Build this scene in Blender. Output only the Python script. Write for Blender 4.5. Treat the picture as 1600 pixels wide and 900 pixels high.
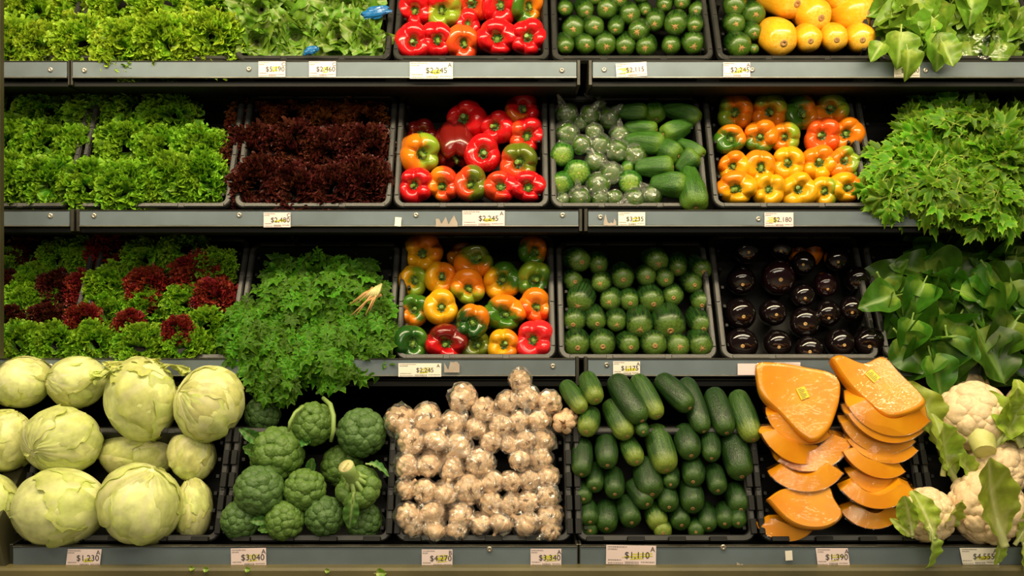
import bpy, math, random
import numpy as np
from mathutils import Vector, Matrix, Quaternion, Euler

# ---------------------------------------------------------------- clear
for _o in list(bpy.data.objects):
    bpy.data.objects.remove(_o, do_unlink=True)
scene = bpy.context.scene
COL = scene.collection
PI = math.pi
rnd = random.Random(7)

# ---------------------------------------------------------------- camera
CAM_Y, CAM_Z, FPX = -2.5, 1.25, 1562.0
cam_d = bpy.data.cameras.new('camera')
cam_d.sensor_width = 36.0
cam_d.lens = FPX / 1600.0 * 36.0
cam_d.clip_start = 0.05
cam = bpy.data.objects.new('camera', cam_d)
COL.objects.link(cam)
cam.location = (0, CAM_Y, CAM_Z)
cam.rotation_euler = (PI / 2, 0, 0)
scene.camera = cam

# ---------------------------------------------------------------- world, lights, exposure
w = bpy.data.worlds.new('store_air')
scene.world = w
w.use_nodes = True
w.node_tree.nodes['Background'].inputs[0].default_value = (1.0, 0.93, 0.80, 1)
w.node_tree.nodes['Background'].inputs[1].default_value = 0.042

def area_light(name, loc, target, sx, sy, power, color):
    l = bpy.data.lights.new(name, 'AREA')
    l.shape = 'RECTANGLE'; l.size = sx; l.size_y = sy
    l.energy = power; l.color = color
    o = bpy.data.objects.new(name, l); COL.objects.link(o)
    o.location = loc
    o.rotation_euler = (Vector(target) - Vector(loc)).to_track_quat('-Z', 'Y').to_euler()
    return o
# the lamp strip in the canopy of the refrigerated case, the strip lights of the shop ceiling, and an added far fill lamp
area_light('canopy_lamp', (0, -0.78, 2.55), (0, 0.0, 1.1), 3.8, 0.12, 80, (1.0, 0.82, 0.52))
area_light('ceiling_strip_lamp', (-0.1, -1.75, 3.1), (0, 0.0, 1.0), 4.4, 0.22, 44, (1.0, 0.85, 0.60))
area_light('ceiling_strip_lamp_rear', (0.2, -4.2, 3.1), (0, 0.0, 1.0), 4.4, 0.25, 46, (1.0, 0.88, 0.66))
area_light('far_fill_lamp', (0.0, -7.2, 3.1), (0, 0.0, 1.0), 4.4, 0.3, 105, (1.0, 0.88, 0.66))  # added unseen fill: low frontal light into the shaded crate tops

scene.view_settings.view_transform = 'Standard'
scene.view_settings.look = 'None'
scene.view_settings.gamma = 1.0
scene.view_settings.use_curve_mapping = False
scene.view_settings.exposure = -0.18

# ---------------------------------------------------------------- helpers
def P(px, py, y):
    """point at depth y that stands at this place of the 1600x900 picture"""
    d = y - CAM_Y
    return Vector(((px - 800) * d / FPX, y, CAM_Z + (450 - py) * d / FPX))

def mk(name, verts, faces, mat=None, smooth=True, attrs=None):
    me = bpy.data.meshes.new(name)
    me.from_pydata([tuple(map(float, v)) for v in verts], [], [tuple(map(int, f)) for f in faces])
    if smooth:
        me.polygons.foreach_set('use_smooth', [True] * len(me.polygons))
    if attrs:
        for k, a in attrs.items():
            at = me.attributes.new(k, 'FLOAT', 'POINT')
            at.data.foreach_set('value', np.asarray(a, dtype=np.float32).ravel())
    if mat: me.materials.append(mat)
    me.update()
    return me

def grid_faces(nu, nv, wrap_v=False, off=0):
    f = []
    for i in range(nu - 1):
        for j in range(nv if wrap_v else nv - 1):
            k = (j + 1) % nv
            f.append((off + i * nv + j, off + i * nv + k, off + (i + 1) * nv + k, off + (i + 1) * nv + j))
    return f

class MB:
    """collects boxes, tubes and grids into one mesh"""
    def __init__(s): s.v = []; s.f = []
    def add(s, verts, faces):
        o = len(s.v); s.v += [Vector(v) for v in verts]; s.f += [tuple(i + o for i in f) for f in faces]; return s
    def box(s, x0, x1, y0, y1, z0, z1, b=0.0):
        if b <= 0:
            s.add([(x0,y0,z0),(x1,y0,z0),(x1,y1,z0),(x0,y1,z0),(x0,y0,z1),(x1,y0,z1),(x1,y1,z1),(x0,y1,z1)],
                  [(0,3,2,1),(4,5,6,7),(0,1,5,4),(1,2,6,5),(2,3,7,6),(3,0,4,7)])
        else:
            vs = []; 
            for zz, ins in ((z0, b), (z0 + b, 0), (z1 - b, 0), (z1, b)):
                a0, a1, c0, c1 = x0 + ins, x1 - ins, y0 + ins, y1 - ins
                vs += [(a0 + b, c0, zz), (a1 - b, c0, zz), (a1, c0 + b, zz), (a1, c1 - b, zz), (a1 - b, c1, zz), (a0 + b, c1, zz), (a0, c1 - b, zz), (a0, c0 + b, zz)]
            fs = [tuple(range(7, -1, -1)), tuple(range(24, 32))]
            for i in range(3):
                for j in range(8):
                    k = (j + 1) % 8
                    fs.append((i * 8 + j, i * 8 + k, i * 8 + 8 + k, i * 8 + 8 + j))
            s.add(vs, fs)
        return s
    def tube(s, pts, rads, n=8, caps=True):
        pts = [Vector(p) for p in pts]
        if not hasattr(rads, '__len__'): rads = [rads] * len(pts)
        vs = []; up = None
        for i, p in enumerate(pts):
            t = (pts[min(i + 1, len(pts) - 1)] - pts[max(i - 1, 0)]).normalized()
            if up is None:
                up = t.orthogonal().normalized()
            a = (up - t * up.dot(t)).normalized(); up = a; b = t.cross(a)
            for j in range(n):
                th = 2 * PI * j / n
                vs.append(p + (a * math.cos(th) + b * math.sin(th)) * rads[i])
        fs = grid_faces(len(pts), n, True)
        if caps:
            fs.append(tuple(range(n - 1, -1, -1))); m = (len(pts) - 1) * n; fs.append(tuple(range(m, m + n)))
        s.add(vs, fs); return s
    def mesh(s, name, mat=None, smooth=False):
        return mk(name, s.v, s.f, mat, smooth)

def tag(o, label=None, cat=None, group=None, kind=None):
    if label: o['label'] = label
    if cat: o['category'] = cat
    if group: o['group'] = group
    if kind: o['kind'] = kind
    return o

def obj(name, me, parent=None, loc=(0, 0, 0), quat=None, scale=None, mat=None):
    o = bpy.data.objects.new(name, me)
    COL.objects.link(o)
    if parent is not None: o.parent = parent
    o.location = loc
    if quat is not None:
        o.rotation_mode = 'QUATERNION'; o.rotation_quaternion = quat
    if scale is not None:
        o.scale = (scale,) * 3 if not hasattr(scale, '__len__') else scale
    if mat is not None:
        o.material_slots[0].link = 'OBJECT'; o.material_slots[0].material = mat
    return o

def thing(name, label, cat, group=None, loc=(0, 0, 0), quat=None):
    o = obj(name, None, None, loc, quat)
    o.empty_display_size = 0.03
    return tag(o, label, cat, group)

def axis_quat(axis, spin=0.0):
    """local +Z onto axis, then turned about it"""
    return Vector(axis).normalized().to_track_quat('Z', 'Y') @ Quaternion((0, 0, 1), spin)

def frame_quat(yax, zax):
    """local +Y onto yax, local +Z as near as can be onto zax"""
    y = Vector(yax).normalized(); z = Vector(zax); z = (z - y * z.dot(y)).normalized(); x = y.cross(z)
    return Matrix((x, y, z)).transposed().to_quaternion()

ORD = ['zeroth', 'first', 'second', 'third', 'fourth', 'fifth', 'sixth', 'seventh', 'eighth', 'ninth', 'tenth', 'eleventh', 'twelfth']
def place_word(i, n):
    if n == 1: return 'alone'
    if i == 0: return 'leftmost'
    if i == n - 1: return 'rightmost'
    return ORD[i + 1] + ' from left'
def row_word(i, n):
    if i == 0: return 'top row'
    if i == n - 1: return 'bottom row'
    return ORD[i + 1] + ' row'

# sums of random waves: a cheap smooth noise for arrays of points
def waves(p, freq, seed, n=10):
    r = np.random.RandomState(seed); out = np.zeros(len(p))
    for _ in range(n):
        k = r.normal(size=3); k = k / np.linalg.norm(k) * freq * r.uniform(0.6, 1.5)
        out += np.sin(p @ k + r.uniform(0, 2 * PI))
    return out / math.sqrt(n / 2) * 0.7

# ---------------------------------------------------------------- materials
class NT:
    def __init__(s, name):
        s.m = bpy.data.materials.new(name); s.m.use_nodes = True
        s.t = s.m.node_tree; s.n = s.t.nodes; s.l = s.t.links
        s.p = s.n['Principled BSDF']; s.out = s.n['Material Output']
    def new(s, typ, **kw):
        x = s.n.new(typ)
        for k, v in kw.items(): setattr(x, k, v)
        return x
    def link(s, a, b): s.l.new(a, b)
    def coord(s, scale=(1, 1, 1), out='Object'):
        tc = s.new('ShaderNodeTexCoord'); mp = s.new('ShaderNodeMapping'); mp.inputs['Scale'].default_value = scale
        s.link(tc.outputs[out], mp.inputs['Vector'])
        oi = s.new('ShaderNodeObjectInfo'); mu = s.new('ShaderNodeMath', operation='MULTIPLY'); mu.inputs[1].default_value = 37.0
        s.link(oi.outputs['Random'], mu.inputs[0])
        cb = s.new('ShaderNodeCombineXYZ'); s.link(mu.outputs[0], cb.inputs[0]); s.link(mu.outputs[0], cb.inputs[1])
        s.link(cb.outputs[0], mp.inputs['Location'])
        return mp.outputs[0]
    def noise(s, vec, scale, detail=3, rough=0.55):
        x = s.new('ShaderNodeTexNoise'); x.inputs['Scale'].default_value = scale; x.inputs['Detail'].default_value = detail
        x.inputs['Roughness'].default_value = rough; s.link(vec, x.inputs['Vector']); return x.outputs['Fac']
    def ramp(s, fac, stops):
        x = s.new('ShaderNodeValToRGB'); e = x.color_ramp.elements
        while len(e) < len(stops): e.new(0.5)
        for el, (pos, c) in zip(e, stops):
            el.position = pos; el.color = (*c, 1)
        s.link(fac, x.inputs[0]); return x.outputs['Color']
    def mix(s, fac, a, b):
        x = s.new('ShaderNodeMix', data_type='RGBA')
        ins = {i.identifier: i for i in x.inputs}
        for key, val in (('Factor_Float', fac), ('A_Color', a), ('B_Color', b)):
            if hasattr(val, 'links') or hasattr(val, 'is_linked'): s.link(val, ins[key])
            elif isinstance(val, (int, float)): ins[key].default_value = val
            else: ins[key].default_value = (*val, 1)
        return x.outputs['Result'] if x.outputs['Result'].type == 'RGBA' else [q for q in x.outputs if q.type == 'RGBA'][0]
    def attr(s, name):
        x = s.new('ShaderNodeAttribute', attribute_name=name); return x.outputs['Fac']
    def bump(s, h, strength=0.2, dist=0.01):
        x = s.new('ShaderNodeBump'); x.inputs['Strength'].default_value = strength; x.inputs['Distance'].default_value = dist
        s.link(h, x.inputs['Height']); s.link(x.outputs[0], s.p.inputs['Normal'])
    def set(s, **kw):
        names = {'rough': 'Roughness', 'metal': 'Metallic', 'spec': 'Specular IOR Level', 'coat': 'Coat Weight', 'coat_rough': 'Coat Roughness', 'sss': 'Subsurface Weight', 'alpha': 'Alpha', 'ior': 'IOR', 'trans': 'Transmission Weight'}
        for k, v in kw.items(): s.p.inputs[names[k]].default_value = v
        return s
    def base(s, c):
        if hasattr(c, 'is_linked'): s.link(c, s.p.inputs['Base Color'])
        else: s.p.inputs['Base Color'].default_value = (*c, 1)
        s.col = c; return s
    def translucent(s, w):
        t = s.new('ShaderNodeBsdfTranslucent'); m = s.new('ShaderNodeMixShader'); m.inputs[0].default_value = w
        if hasattr(s.col, 'is_linked'): s.link(s.col, t.inputs[0])
        else: t.inputs[0].default_value = (*s.col, 1)
        s.link(s.p.outputs[0], m.inputs[1]); s.link(t.outputs[0], m.inputs[2]); s.link(m.outputs[0], s.out.inputs[0]); return s

def srgb(h):
    h = h.lstrip('#'); o = []
    for i in (0, 2, 4):
        c = int(h[i:i + 2], 16) / 255.0
        o.append(c / 12.92 if c <= 0.04045 else ((c + 0.055) / 1.055) ** 2.4)
    return tuple(o)

def simple(name, c, c2=None, scale=8, rough=0.5, bump=0, **kw):
    t = NT(name)
    v = t.coord()
    n = t.noise(v, scale, 4)
    t.base(t.ramp(n, [(0.3, c), (0.7, c2 or tuple(x * 0.75 for x in c))]))
    t.set(rough=rough, **kw)
    if bump: t.bump(n, bump, 0.01)
    return t.m

M = {}
M['crate'] = simple('black_crate_plastic', (0.0040, 0.0042, 0.0038), (0.008, 0.008, 0.0065), 14, 0.5, 0.05, spec=0.25)
M['rim'] = simple('crate_rim_plastic', (0.016, 0.017, 0.015), (0.032, 0.031, 0.027), 20, 0.40, 0.08)
M['case'] = simple('dark_case_lining', (0.003, 0.0033, 0.003), (0.005, 0.005, 0.0045), 6, 0.7, spec=0.2)
M['deck'] = simple('dark_shelf_deck', (0.005, 0.005, 0.0046), (0.009, 0.009, 0.008), 6, 0.6, spec=0.25)
M['rail'] = simple('grey_rail_metal', srgb('#74828a'), srgb('#606b70'), 5, 0.45, 0.02, metal=0.3)
M['rail_edge'] = simple('bright_rail_edge', srgb('#b9b7ad'), srgb('#8f8c82'), 9, 0.3, 0, metal=0.8)
M['bracket'] = simple('bracket_steel', srgb('#55534a'), srgb('#3c3a33'), 9, 0.4, 0, metal=0.7)
M['screw'] = simple('screw_zinc', srgb('#cfc8ba'), srgb('#a39b8c'), 30, 0.3, 0, metal=0.7)
M['kick'] = simple('olive_bumper', srgb('#6e6540'), srgb('#4f4a30'), 4, 0.4, 0.05)
M['end_panel'] = simple('end_panel_paint', srgb('#4a472f'), srgb('#35331f'), 5, 0.5)
M['floor'] = simple('floor_tile', srgb('#8a8474'), srgb('#777163'), 3, 0.35)
M['paper'] = simple('tag_paper', srgb('#f0dcdc'), srgb('#e6d2d0'), 10, 0.6)
M['paper_white'] = simple('white_tag_paper', srgb('#f2ece0'), srgb('#e8e0d2'), 10, 0.6)
M['paper_old'] = simple('torn_tag_paper', srgb('#b4a89c'), srgb('#988c80'), 14, 0.7)
M['ink'] = simple('tag_ink', (0.02, 0.02, 0.02), (0.03, 0.03, 0.03), 10, 0.7)
M['ink_soft'] = simple('faded_tag_ink', (0.16, 0.14, 0.13), (0.22, 0.2, 0.19), 10, 0.7)
M['marker'] = simple('yellow_marker', srgb('#d8d23a'), srgb('#c4c02c'), 12, 0.6)

def plastic_film(name, tint=(0.95, 0.95, 0.95), base=0.03, gain=0.42, rough=0.16, haze=0.08, crinkle=0.0, bdist=0.01):
    t = NT(name)
    fr = t.new('ShaderNodeLayerWeight'); fr.inputs[0].default_value = 0.35
    mr = t.new('ShaderNodeMapRange'); mr.inputs[3].default_value = base; mr.inputs[4].default_value = gain
    t.link(fr.outputs['Fresnel'], mr.inputs[0])
    tr = t.new('ShaderNodeBsdfTransparent'); gl = t.new('ShaderNodeBsdfGlossy'); gl.inputs['Roughness'].default_value = rough
    gl.inputs['Color'].default_value = (*tint, 1); tr.inputs['Color'].default_value = (0.97, 0.97, 0.96, 1)
    if crinkle:
        nz = t.noise(t.coord(), crinkle, 3, .6); bp = t.new('ShaderNodeBump'); bp.inputs['Strength'].default_value = 0.35; bp.inputs['Distance'].default_value = bdist
        t.link(nz, bp.inputs['Height']); t.link(bp.outputs[0], gl.inputs['Normal'])
    df = t.new('ShaderNodeBsdfDiffuse'); df.inputs[0].default_value = (0.7, 0.68, 0.64, 1)
    m0 = t.new('ShaderNodeMixShader'); m0.inputs[0].default_value = haze; t.link(tr.outputs[0], m0.inputs[1]); t.link(df.outputs[0], m0.inputs[2])
    mx = t.new('ShaderNodeMixShader'); t.link(mr.outputs[0], mx.inputs[0]); t.link(m0.outputs[0], mx.inputs[1]); t.link(gl.outputs[0], mx.inputs[2])
    t.link(mx.outputs[0], t.out.inputs[0])
    return t.m
M['film'] = plastic_film('clear_plastic_film')
M['film_tight'] = plastic_film('tight_plastic_film', base=0.015, gain=0.20, rough=0.07, haze=0.0, crinkle=26.0, bdist=0.012)

def leaf_mat(name, inner, edge, dark, trans=0.3, rough=0.4, spec=0.4, vein=None, nscale=9, vary=0.12):
    """colour of a leaf from stem (attribute lu = 0) to rim (lu = 1), with veins from attribute vein"""
    t = NT(name)
    v = t.coord()
    lu = t.attr('lu')
    c = t.ramp(lu, [(0.0, inner), (0.35, dark), (0.8, dark), (1.0, edge)])
    n = t.noise(v, nscale, 3)
    oi = t.new('ShaderNodeObjectInfo')
    hs = t.new('ShaderNodeHueSaturation')
    mr = t.new('ShaderNodeMapRange'); mr.inputs[1].default_value = 0.25; mr.inputs[2].default_value = 0.75; mr.inputs[3].default_value = 0.72; mr.inputs[4].default_value = 1.3
    rv = t.new('ShaderNodeMapRange'); rv.inputs[3].default_value = 1 - vary; rv.inputs[4].default_value = 1 + vary; t.link(oi.outputs['Random'], rv.inputs[0])
    mm = t.new('ShaderNodeMath', operation='MULTIPLY'); t.link(rv.outputs[0], mm.inputs[1])
    t.link(n, mr.inputs[0]); t.link(mr.outputs[0], mm.inputs[0]); t.link(mm.outputs[0], hs.inputs['Value'])
    mh = t.new('ShaderNodeMapRange'); mh.inputs[3].default_value = 0.485; mh.inputs[4].default_value = 0.512
    t.link(oi.outputs['Random'], mh.inputs[0]); t.link(mh.outputs[0], hs.inputs['Hue'])
    t.link(c, hs.inputs['Color'])
    c = hs.outputs[0]
    if vein: c = t.mix(t.attr('vein'), c, vein)
    t.base(c); t.set(rough=rough, spec=spec)
    t.translucent(trans)
    return t.m
# ================================================================ the setting
def struct(name, me, parent=None):
    o = obj(name, me, parent)
    if parent is None: o['kind'] = 'structure'
    return o
X0, X1 = P(-2, 450, 0.0).x, P(1790, 450, 0.0).x
struct('floor', MB().box(-3.2, 3.2, -4.5, 0.75, -0.05, 0.0).mesh('floor', M['floor']))
struct('wall_back', MB().box(-1.5, 1.75, 0.66, 0.72, 0.0, 2.6).mesh('wall_back', M['case']))
# end panel of the case on the left: its front edge just shows along the picture's left border
_m = MB(); _xe = -1.46
_m.add([( _xe - 0.03, 0.05, 0.45), (_xe, 0.05, 0.45), (_xe, 0.66, 0.45), (_xe - 0.03, 0.66, 0.45),
        ( _xe - 0.03, 0.05, 2.5), (_xe, 0.05, 2.5), (_xe, 0.66, 2.5), (_xe - 0.03, 0.66, 2.5)],
       [(0,3,2,1),(4,5,6,7),(0,1,5,4),(1,2,6,5),(2,3,7,6),(3,0,4,7)])
# flares forward around the bottom deck
_a0, _a1, _b = P(-12, 845, -0.205), P(16, 893, -0.205), P(2, 760, -0.1)
struct('wall_left', _m.mesh('wall_left', M['end_panel']))
# slim upright at the case's left end: only its inner edge is in the picture
_xe = P(2.5, 450, -0.03).x
struct('trim_3', MB().box(_xe - .03, _xe, -.04, -.015, P(0, 560, -.03).z, 2.4, .003).mesh('trim_3', M['end_panel']))
_m = MB(); _zb = P(0, 893, -0.205).z; _zt = P(0, 800, -0.205).z; _xl = P(14, 870, -0.205).x
_m.add([(_xl - .09, -.215, _zb), (_xl, -.215, _zb), (_xl, .05, _zb), (_xl - .09, .05, _zb),
        (_xl - .09, -.215, _zt - .03), (_xl - .025, -.215, _zt - .03), (_xl - .06, .05, _zt + .12), (_xl - .09, .05, _zt + .12)],
       [(0,3,2,1),(4,5,6,7),(0,1,5,4),(1,2,6,5),(2,3,7,6),(3,0,4,7)])
struct('trim_1', _m.mesh('trim_1', M['end_panel']))
# bumper strip and base under the bottom rail
_zk0, _zk1 = P(0, 887.5, -0.23).z, P(0, 960, -0.23).z
_m = MB()
_prof = [(-.205, _zk0), (-.228, _zk0), (-.232, _zk0 - .006), (-.232, _zk0 - .018), (-.226, _zk0 - .024), (-.222, _zk1), (-.19, _zk1), (-.19, _zk0)]
for k, x in enumerate((-1.42, 1.75)):
    _m.v += [Vector((x, a, b)) for a, b in _prof]
n = len(_prof)
_m.f += [(i, (i + 1) % n, n + (i + 1) % n, n + i) for i in range(n)] + [tuple(range(n - 1, -1, -1)), tuple(range(n, 2 * n))]
struct('trim_2', _m.mesh('trim_2', M['kick']))
struct('baseboard_front', MB().box(-1.42, 1.75, -.185, .6, 0.0, _zk1 - .002).mesh('baseboard_front', M['end_panel']))

# ---------------------------------------------------------------- rows: a slanted plane for every row of crates
class Row: pass
def make_row(y_rail, rail_py, front, back, H):
    r = Row(); r.yr = y_rail; r.z1 = P(0, rail_py[0], y_rail).z; r.z0 = P(0, rail_py[1], y_rail).z
    r.F = P(800, front[0], front[1]); r.B = P(800, back[0], back[1])
    r.F.x = r.B.x = 0
    r.v = (r.B - r.F).normalized(); r.L = (r.B - r.F).length
    r.n = Vector((0, -r.v.z, r.v.y)); r.H = H
    r.q = Matrix(((1, 0, 0), (0, r.v.y, r.n.y), (0, r.v.z, r.n.z))).to_quaternion()
    r.zdeck = (r.F - r.n * H).z - 0.004
    return r
R1 = make_row(.11, (95, 122), (93, .14), (-60, .325), .115)
R2 = make_row(.08, (328, 354), (324, .11), (144, .265), .115)
R3 = make_row(.05, (560, 588), (561, .08), (371, .26), .105)
R4 = make_row(-.20, (853, 886), (846, -.17), (668, -.06), .15)
CAM = Vector((0, CAM_Y, CAM_Z))
def on(row, px, py, w=0.0):
    """point of the row's slanted plane, w in front of it, seen at this place of the picture"""
    d = P(px, py, 0) - CAM
    o = row.F + row.n * w
    return CAM + d * ((o - CAM).dot(row.n) / d.dot(row.n))
def mpp(p): return (p.y - CAM_Y) / FPX      # metres per picture pixel at that depth

# ---------------------------------------------------------------- shelves
def shelf(row, px0, px1, label, screws, open_left=True):
    x0, x1 = P(px0, 0, row.yr).x, P(px1, 0, row.yr).x
    t = thing('display_shelf', label, 'shelf', 'shelves of the produce case', ((x0 + x1) / 2, row.yr, row.zdeck))
    ox, oy, oz = (x0 + x1) / 2, row.yr, row.zdeck
    hw = (x1 - x0) / 2
    zd = -0.001
    obj('deck', MB().box(-hw, hw, .012, .56, zd - .012, zd).mesh('deck', M['deck']), t)
    # slanted rack that carries the crates
    a = row.F - row.n * (row.H + .002) ; b = a + row.v * (row.L * 0.97)
    nn = row.n * .006
    vs = []
    for x in (-hw + .004, hw - .004):
        for p in (a, b, b - nn, a - nn):
            vs.append((x, p.y - oy, max(p.z - oz, zd)))
    obj('crate_rack', mk('crate_rack', vs, [(0,1,2,3),(7,6,5,4),(0,4,5,1),(1,5,6,2),(2,6,7,3),(3,7,4,0)], M['deck'], False), t)
    z0, z1 = row.z0 - oz, row.z1 - oz
    obj('price_rail', MB().box(-hw, hw, 0, .010, z0 + .003, z1 - .002, .0012).mesh('price_rail', M['rail']), t)
    obj('rail_edge', MB().box(-hw, hw, -.003, .009, z0, z0 + .0035, .0008).mesh('rail_edge', M['rail_edge']), t)
    obj('rail_top_edge', MB().box(-hw, hw, -.002, .016, z1 - .0025, z1, .0006).mesh('rail_edge', M['bracket']), t)
    for s in (-1, 1):
        e = s * (hw + .0055)
        obj('end_bracket', MB().box(e - .0045, e + .0045, .004, .2, min(z0, zd - .01), z1 + .003, .001).mesh('end_bracket', M['bracket']), t)
    for (sx, sy) in screws:
        c = P(sx, sy, row.yr)
        me = SCREW
        obj('screw', me, t, (c.x - ox, -.0003, c.z - oz), Quaternion((1, 0, 0), PI / 2))
    return t
def screw_mesh():
    m = MB(); n = 14
    prof = [(0.0068, 0), (0.0066, .0018), (.005, .003), (.0022, .0032), (.0018, .0016), (0.0, .0016)]
    vs = [(r * math.cos(2 * PI * j / n), r * math.sin(2 * PI * j / n), z) for r, z in prof for j in range(n)]
    m.add(vs, grid_faces(len(prof), n, True)); return m.mesh('screw', M['screw'], True)
SCREW = screw_mesh()
shelf(R1, -160, 104, 'short top shelf at left border under frilly green lettuce', [(79, 109)])
shelf(R1, 113, 901, 'long top shelf under lettuce and red pepper crates', [(132, 110), (389, 108), (659, 109), (878, 110)])
shelf(R1, 926, 1790, 'right top shelf under zucchini and yellow squash crates', [(944, 109), (1175, 109), (1446, 110)])
shelf(R2, -160, 108, 'short second shelf at left border under pale green lettuce', [(79, 337)])
shelf(R2, 124, 904, 'long second shelf under dark red lettuce crate', [(147, 337), (374, 336), (650, 336), (879, 336)])
shelf(R2, 919, 1790, 'right second shelf under bagged squash and orange pepper crates', [(938, 339), (1185, 342), (1500, 340)])
shelf(R3, -160, 108, 'short third shelf at left border under mixed lettuce', [(79, 572)])
shelf(R3, 124, 899, 'long third shelf under parsley and mixed pepper crates', [(864, 572)])
shelf(R3, 919, 1790, 'right third shelf under round zucchini and eggplant crates', [(948, 570)])
shelf(R4, 20, 902, 'long bottom shelf under iceberg lettuce and garlic', [(765, 858)])
shelf(R4, 906.5, 1790, 'right bottom shelf under long cucumbers and pumpkin slices', [(1130, 855)])
# raised step behind the bottom crates that carries the rear of the piles
_s = on(R4, 800, 668, -.16)
tag(obj('display_step', MB().box(P(16, 0, 0).x, 1.75, _s.y + .01, .55, _s.z - .02, _s.z, .002).mesh('display_step', M['deck'])),
    'black step behind the bottom crates carrying the rear produce', 'shelf')
tag(obj('step_riser', MB().box(P(16, 0, 0).x, 1.75, _s.y + .012, _s.y + .024, R4.zdeck, _s.z - .021).mesh('step_riser', M['deck'])),
    'black upright board below the rear step of the bottom deck', 'board')

# ---------------------------------------------------------------- crates
def rr(w, l, r, n=5):
    pts = []
    for cx, cy, a0 in ((w / 2 - r, l - r, 0), (-w / 2 + r, l - r, 90), (-w / 2 + r, r, 180), (w / 2 - r, r, 270)):
        for i in range(n + 1):
            a = math.radians(a0 + 90 * i / n); pts.append((cx + r * math.cos(a), cy + r * math.sin(a)))
    return pts
def loops_mesh(name, loops, mat, close=False, cap_last=True):
    n = len(loops[0]); vs = [p for lp in loops for p in lp]
    f = grid_faces(len(loops), n, True)
    if close: f += [((len(loops) - 1) * n + j, (len(loops) - 1) * n + (j + 1) % n, (j + 1) % n, j) for j in range(n)]
    elif cap_last: f.append(tuple((len(loops) - 1) * n + j for j in range(n)))
    return mk(name, vs, f, mat, False)
def crate(row, pxa, pxb, label, cut_front=False, top_py=None, tilt=0.0):
    pa, pb = P(pxa, 0, row.F.y), P(pxb, 0, row.F.y)
    w = pb.x - pa.x; cx = (pa.x + pb.x) / 2; L = row.L
    if top_py is not None:
        L = (on(row, 800, top_py) - row.F).dot(row.v)
    t = thing('produce_crate', label, 'crate', 'black plastic produce crates', row.F + Vector((cx, 0, 0)), row.q)
    H = row.H; r = .03; th = .004
    def loop(ins, z, y0=0.0, ly=0.0):
        return [(x, y + ins, z) for x, y in rr(w - 2 * ins, L - 2 * ins, max(r - ins, .006))]
    dr = .012
    body = loops_mesh('crate_body', [loop(.010, -.014), loop(.010 + dr, -H), ] , M['crate'])
    inner = [loop(.014, -.004), loop(.014 + dr, -H + .004)]
    m = MB()
    lo = [loop(.014 + dr, -H), loop(.012, -.012), loop(.012, -.004), loop(.016, -.004), loop(.018 + dr, -H + .004)]
    n = len(lo[0])
    m.add([p for l_ in lo for p in l_], grid_faces(len(lo), n, True) + [tuple(range(n)), tuple(4 * n + j for j in range(n - 1, -1, -1))])
    # ribs on the inner long walls
    for s in (-1, 1):
        for k in range(6):
            y = L * (0.12 + 0.15 * k); x = s * (w / 2 - .019 - dr * .5)
            m.box(x - .0035, x + .0035, y - .004, y + .004, -H * .93, -.008)
    obj('crate_body', m.mesh('crate_body', M['crate']), t)
    lo = [loop(.014, -.002), loop(.0135, 0), loop(.003, 0), loop(0, -.003), loop(0, -.016), loop(.003, -.016)]
    m = MB(); m.add([p for l_ in lo for p in l_], grid_faces(len(lo), n, True))
    obj('rim', m.mesh('rim', M['rim'], False), t)
    # raised grip strips on the rim, with gaps between them
    g = .0025
    def grip(x0, x1, y0, y1): obj('rim_grip', MB().box(x0, x1, y0, y1, -.001, g, .0008).mesh('rim_grip', M['rim']), t)
    for e0, e1 in ((-.46, -.2), (-.19, .17), (.18, .46)):
        grip(w * e0 + .012, w * e1, L - .012, L - .002)
        if not cut_front: grip(w * e0 + .012, w * e1, .002, .012)
    for s in (-1, 1):
        for e0, e1 in ((.1, .42), (.44, .66), (.68, .9)):
            x = s * (w / 2 - .007); grip(x - .005, x + .005, L * e0, L * e1)
    if cut_front:
        lug = MB().box(-.02, .02, -.0015, .010, -.004, .012, .001).mesh('front_lug', M['crate'])
        k = int(w / .05)
        for i in range(0, k, 2):
            obj('front_lug', lug, t, (-w / 2 + .02 + (w - .04) * (i + .5) / k, 0, 0))
        lug = MB().box(-.007, .007, 0, L * .13, -.002, .008, .001).mesh('side_lug', M['crate'])
        for s in (-1, 1):
            for kk in range(5):
                obj('side_lug', lug, t, (s * (w / 2 - .006), L * (.06 + .2 * kk), 0))
    return t
crate(R1, -145, 101, 'top shelf black crate of frilly lettuce at left border')
crate(R1, 108, 361, 'top shelf black crate of bright frilly lettuce')
crate(R1, 365, 609, 'top shelf black crate of smooth butter lettuce')
crate(R1, 613, 858, 'top shelf black crate of red bell peppers')
crate(R1, 863, 1116, 'top shelf black crate filled with dark green zucchini')
crate(R1, 1122, 1371, 'top shelf black crate of yellow squash beside zucchini')
crate(R1, 1376, 1632, 'top shelf black crate under spinach bunch and bagged greens')
crate(R2, -140, 107, 'second shelf black crate of green lettuce at left border')
crate(R2, 112, 359, 'second shelf black crate of green lettuce with empty corner')
crate(R2, 364, 611, 'second shelf black crate of dark red lettuce', top_py=147)
crate(R2, 614, 858, 'half empty second shelf crate of red bell peppers', top_py=142)
crate(R2, 861, 1108, 'second shelf black crate of plastic wrapped squash and chayote', top_py=150)
crate(R2, 1115, 1361, 'second shelf black crate of orange and yellow peppers')
crate(R2, 1366, 1625, 'second shelf black crate behind leafy celery', top_py=142)
crate(R3, -140, 108, 'third shelf black crate of mixed lettuce at left border')
crate(R3, 114, 363, 'third shelf black crate of mixed red and green lettuce')
crate(R3, 365, 614, 'third shelf black crate behind the parsley bunches', top_py=378)
crate(R3, 617, 869, 'third shelf black crate of mixed colour peppers', top_py=365)
crate(R3, 873, 1122, 'third shelf black crate of round green zucchini', top_py=377)
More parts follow.
